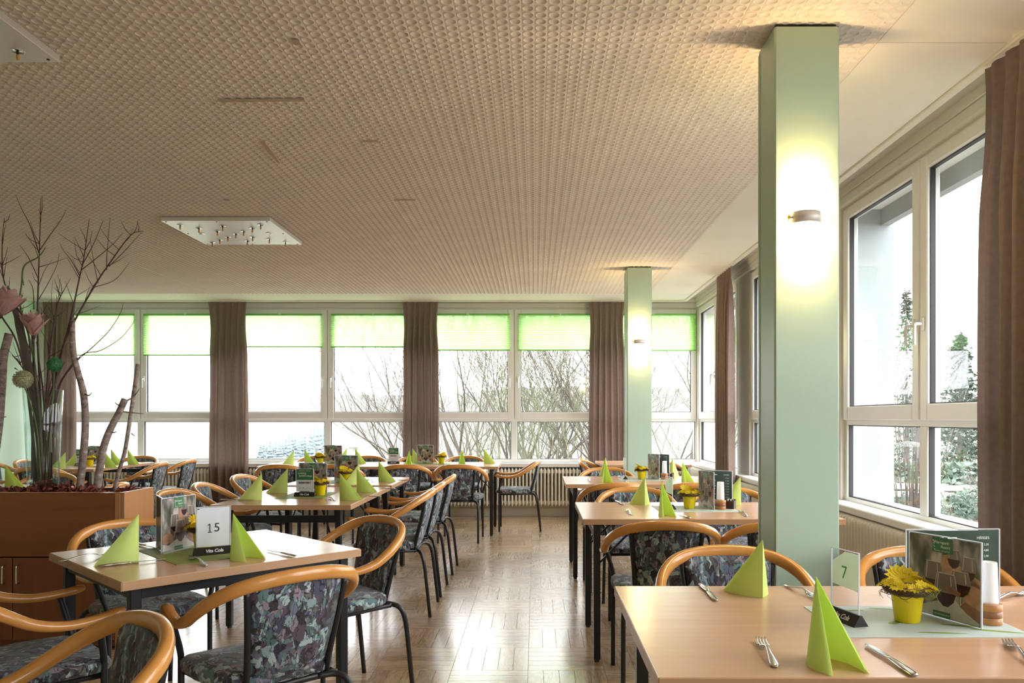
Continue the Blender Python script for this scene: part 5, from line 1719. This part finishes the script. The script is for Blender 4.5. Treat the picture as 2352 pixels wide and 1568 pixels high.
# ---- acrylic card stands on a black three edged foot
def stand(label, cx, cy, rz, w, h, card, z=T, front=None):
    o = thing('card_stand', label, 'table sign', (cx, cy, z + .0018), rz, 'acrylic card stands')
    b = MB()
    f = w / 2 + .008
    b.loft([[(x, -.021, 0), (x, .021, 0), (x, .003, .027), (x, -.003, .027)] for x in (-f, f)])
    b.build('black_foot', M['black_plastic'], o)
    n = Vector((0, -.027, .018)).normalized(); up = Vector((0, .018, .027)).normalized()
    c = Vector((0, -.012, .0135)) + n * .0007
    if card != 'blank':
        t = MB(); text_pts(t, 'Vita Cola', .0185, lambda x, y: c + Vector((x, 0, 0)) + up * y, .30, 'CENTER', .92, .0004)
        t.build('foot_lettering', M['white_print'], o, fix=False)
    p = MB(); p.box((0, 0, .027 + h / 2), (w, .0034, h), bev=.0006); p.build('acrylic_sleeve', M['acrylic'], o)
    e = MB()
    for sx in (-1, 1): e.box((sx * w / 2, 0, .027 + h / 2), (.002, .004, h))
    e.box((0, 0, .027 + h), (w, .004, .002)); e.build('acrylic_edge_glint', M['acrylic_edge_glint'], o)
    k = MB(); k.box((0, 0, .027 + h / 2), (w * .955, .0008, h * .965)) if card not in ('seven', 'blank') else None
    if card == 'fifteen':
        s = k.build('card', M['paper'], o)
        t = MB(); text_pts(t, '5', .046, lambda x, y: (.0125 + x, -.0022, .027 + h * .47 + y))
        zc = .027 + h * .47
        for q in (((-.0145, -.0165), (-.0113, -.0165), (-.0113, .0165), (-.0145, .0165)), ((-.0205, -.0165), (-.0055, -.0165), (-.0055, -.0138), (-.0205, -.0138)), ((-.0145, .0165), (-.0145, .0132), (-.0210, .0095), (-.0210, .0125))):
            t.poly([(a_, -.0022, zc + b_) for a_, b_ in q])
        t.box((-w * .44, -.0022, .027 + h * .955), (.007, .0001, .003)); t.build('number', M['ink'], s, fix=False)
    elif card in ('seven', 'blank'):
        s = MB()
        s.poly([(x, -.0004, .027 + zz) for x, zz in ((-w * .47, .06), (w * .47, .055), (w * .47, h * .975), (0, h * .975), (-w * .47, h * .78))])
        s.poly([(x, .0004, .027 + zz) for x, zz in ((-w * .47, .06), (w * .47, .055), (w * .47, h * .975), (0, h * .975), (-w * .47, h * .78))])
        s = s.build('card', plain('pale_green_card', (.82, .91, .76), .6, trans=.4), o, fix=False)
        if card == 'blank': return o
        t = MB(); text_pts(t, '7', .046, lambda x, y: (x, -.0024, .027 + h * .62 + y)); t.build('number', plain('green_ink', (.05, .36, .07), .5), s, fix=False)
    else:
        s = k.build('card', M['paper'], o)
        g = MB(); g.box((0, -.0018, .027 + h * .755), (w * .955, .0004, h * .46)); g.build('green_head', M['green_print'], s)
        t = MB()
        rv = lambda cx_, cz: (lambda x, y: (cx_ - x, -.0024, cz - y))      # printed upside down
        text_pts(t, 'Werrapark', .0195, rv(.006, .027 + h * .69), .15); text_pts(t, 'Resort', .0195, rv(-.016, .027 + h * .80), .15)
        text_pts(t, 'Masserberg · Thüringer Wald', .0066, rv(0, .027 + h * .91))
        t.build('upside_down_lettering', M['white_print'], s, fix=False)
        t = MB(); text_pts(t, 'RESERVIERT', .0155, lambda x, y: (x, -.0024, .027 + h * .40 + y), 0, 'CENTER', 1.0, .0005)
        for q in range(9): t.box((-.034 + q * .0085, -.0022, .027 + h * .17 + .002 * math.sin(q * 2.3)), (.006, .0001, .0012 + .002 * (q % 3 == 0)))
        t.build('lettering', M['ink'], s, fix=False)
        g = MB(); g.box((0, -.0018, .027 + h * .035), (w * .5, .0004, h * .03)); g.build('green_foot_line', M['green_print'], s)
    return o
def stand2(label, a, b, w, h, card, z=T):
    d = Vector(b) - Vector(a); c = (Vector(a) + Vector(b)) / 2
    return stand(label, c.x, c.y, math.atan2(d.y, d.x), w, h, card, z)
stand2('acrylic stand with the number 15 on a white card', (-1.262, 2.895), (-1.150, 2.975), .122, .150, 'fifteen')
stand2('acrylic stand with the number 7 turned nearly edge on', (.762, 2.015), (.790, 1.915), .105, .150, 'seven')
stand2('card stand turned edge on ' + TM, (.742, 4.47), (.764, 4.36), .105, .150, 'blank')
stand2('card stand turned edge on ' + TF, (.742, 6.62), (.746, 6.51), .105, .150, 'blank')
stand2('reserved sign with green head on the nearer joined middle table', (-1.56, 5.10), (-1.44, 5.09), .118, .152, 'reserved')
stand2('reserved sign with green head on the window row table at the aisle end', (-1.645, 8.74), (-1.52, 8.73), .118, .152, 'reserved')
stand2('card stand turned edge on, on the window row table nearer the mint wall', (-2.50, 8.98), (-2.49, 8.87), .105, .150, 'blank')
stand2('white green card stand beside the first birch stem, table by the mint wall', (-4.92, 8.40), (-4.84, 8.35), .105, .150, 'reserved')

# ---- yellow flower pots with straw nests
def pot_parts(seed):
    rr = random.Random(seed)
    R = []
    b = MB(); b.smooth = True
    b.lathe([(.0285, 0), (.0300, .002), (.0385, .070), (.0395, .0715), (.0375, .0715), (.036, .062), (.005, .060)], 24)
    R.append(('pot', b.mesh('pot', M['yellow_pot']), None))
    n = MB()
    for k in range(80):
        a0 = rr.uniform(0, 2 * PI); r0 = rr.uniform(.036, .062); z0 = rr.uniform(.068, .090); sp = rr.uniform(.7, 1.8); tl = rr.uniform(-.12, .12)
        n.tube([(r0 * (1 + .06 * math.sin(3 * q)) * math.cos(a0 + sp * q / 6), r0 * math.sin(a0 + sp * q / 6), z0 + tl * .06 * math.sin(q)) for q in range(7)], rr.uniform(.0006, .0012), 3, caps=False)
    for k in range(14):
        a0 = rr.uniform(0, 2 * PI)
        n.tube([(.055 * math.cos(a0), .055 * math.sin(a0), .075), (.066 * math.cos(a0 + .25), .066 * math.sin(a0 + .25), .068), (.062 * math.cos(a0 + .5), .062 * math.sin(a0 + .5), .058)], .0006, 3, caps=False)
    for k in range(1):
        n.smooth = True; n.lathe([(.030, .066), (.052, .072), (.058, .080), (.050, .090), (.020, .094)], 18)
    R.append(('straw_nest', n.mesh('straw_nest', M['nest']), 'stuff'))
    g = MB()
    for k in range(46):
        a0 = rr.uniform(-1.6, .4); r0 = rr.uniform(.035, .066)
        g.tube([((r0 + .004 * q) * math.cos(a0 + .12 * q), (r0 + .003 * q) * math.sin(a0 + .12 * q), .078 + .010 * math.sin(q * .9 + k)) for q in range(5)], .0006, 3, caps=False)
    R.append(('moss_fibre', g.mesh('moss_fibre', M['moss']), 'stuff'))
    def daisy(c, r, np_, tilt):
        d = MB()
        ax = Vector((math.cos(tilt[0]) * tilt[1], math.sin(tilt[0]) * tilt[1], 1)).normalized()
        e1 = ax.orthogonal().normalized(); e2 = ax.cross(e1)
        c = Vector(c)
        for k in range(np_):
            a = 2 * PI * k / np_; dr = e1 * math.cos(a) + e2 * math.sin(a); sd = ax.cross(dr)
            w = r * .29
            d.poly([c + dr * r * .1, c + dr * r * .5 - sd * w + ax * r * .16, c + dr * r * .97 + ax * r * .12, c + dr * r * .5 + sd * w + ax * r * .16])
        i = d.add([c + e1 * r * .18, c + e2 * r * .18, c - e1 * r * .18, c - e2 * r * .18, c + ax * r * .16])
        for q in range(4): d.face((i + q, i + (q + 1) % 4, i + 4))
        return d.mesh('blossom', M['yellow_flower'])
    R.append(('blossom', daisy((0, .018, .098), .052, 16, (-1.5, .75)), None))
    for k in range(15):
        a = 2 * PI * k / 15 + rr.uniform(-.2, .2); r0 = rr.uniform(.040, .058)
        R.append(('blossom', daisy((r0 * math.cos(a), r0 * math.sin(a), .092 + rr.uniform(-.004, .006)), rr.uniform(.017, .026), 11, (a, rr.uniform(.3, .9))), None))
    return R
POT = pot_parts(2)
def flower_pot(label, x, y, rz, z=T + .0018):
    o = thing('flower_pot', label, 'flower pot', (x, y, z), rz, 'yellow flower pots')
    for n, me, kd in POT:
        c = obj(n, me, o)
        if kd: c['kind'] = kd
    return o
flower_pot('yellow pot with yellow blossoms on table 7', .932, 1.965, 0)
flower_pot('yellow pot with yellow blossoms half hidden by the 15 stand', -1.292, 3.045, 1.1)
flower_pot('yellow pot with yellow blossoms ' + TM, .868, 4.42, .5)
flower_pot('yellow pot with yellow blossoms ' + TF, .885, 6.53, 1.7)
flower_pot('yellow pot with yellow blossoms behind the reserved sign', -1.425, 5.19, 2.2)
flower_pot('yellow pot with yellow blossoms on the farther joined middle table', -1.468, 6.07, .9, T + .0108)
flower_pot('yellow pot with yellow blossoms on the window row table nearer the mint wall', -2.39, 8.70, 3)
flower_pot('yellow pot with yellow blossoms on the window row, before the third window', -1.055, 8.80, 4)
flower_pot('yellow pot with yellow blossoms between the birch stems, table by the mint wall', -4.76, 8.37, 5, T)

# ---- candles in wooden holders
def candle(label, x, y, rz=0.0):
    o = thing('candle_holder', label, 'candle', (x, y, T + .0018), rz, 'white candles in wooden holders')
    for k, (z0, z1, m) in enumerate(((0, .017, 'sugarwood'), (.017, .033, 'sugarwood_dark'), (.033, .050, 'sugarwood'))):
        b = MB(); b.smooth = True; b.lathe([(.0295, z0), (.0305, z0 + .001), (.0305, z1 - .001), (.0295, z1)], 24); b.build('wooden_ring', M[m], o)
    c = MB(); c.smooth = True; c.lathe([(.0215, .05), (.0215, .056), (.0185, .150), (.0175, .152), (.016, .150), (.004, .147)], 24); c.build('candle', M['wax'], o)
    return o
candle('white candle in a striped wooden holder on table 7', 1.125, 1.945)
candle('white candle in a striped wooden holder ' + TM, 1.035, 4.385)
candle('white candle in a striped wooden holder ' + TF, 1.075, 6.53)
def sugar(label, x, y, rz):
    o = thing('sachet_box', label, 'box', (x, y, T + .0018), rz, 'dark brown sachet boxes')
    b = MB()
    w, d, h, t = .055, .035, .052, .003
    b.box((0, -d / 2, h * .42), (w, t, h * .84)); b.box((0, d / 2, h / 2), (w, t, h)); b.box((-w / 2, 0, h * .45), (t, d, h * .9)); b.box((w / 2, 0, h * .45), (t, d, h * .9)); b.box((0, 0, .0015), (w, d, t))
    b.build('box_body', M['box_brown'], o)
    for k in range(5):
        s = MB(); s.box((-.018 + k * .009, 0, .032), (.004, .028, .044)); s.build('sachet', M['paper'] if k % 2 else M['box_brown'], o)
    return o
sugar('dark brown sachet box beside the candle ' + TM, 1.093, 4.405, -.6)
sugar('dark brown sachet box beside the candle ' + TF, 1.125, 6.555, -.6)
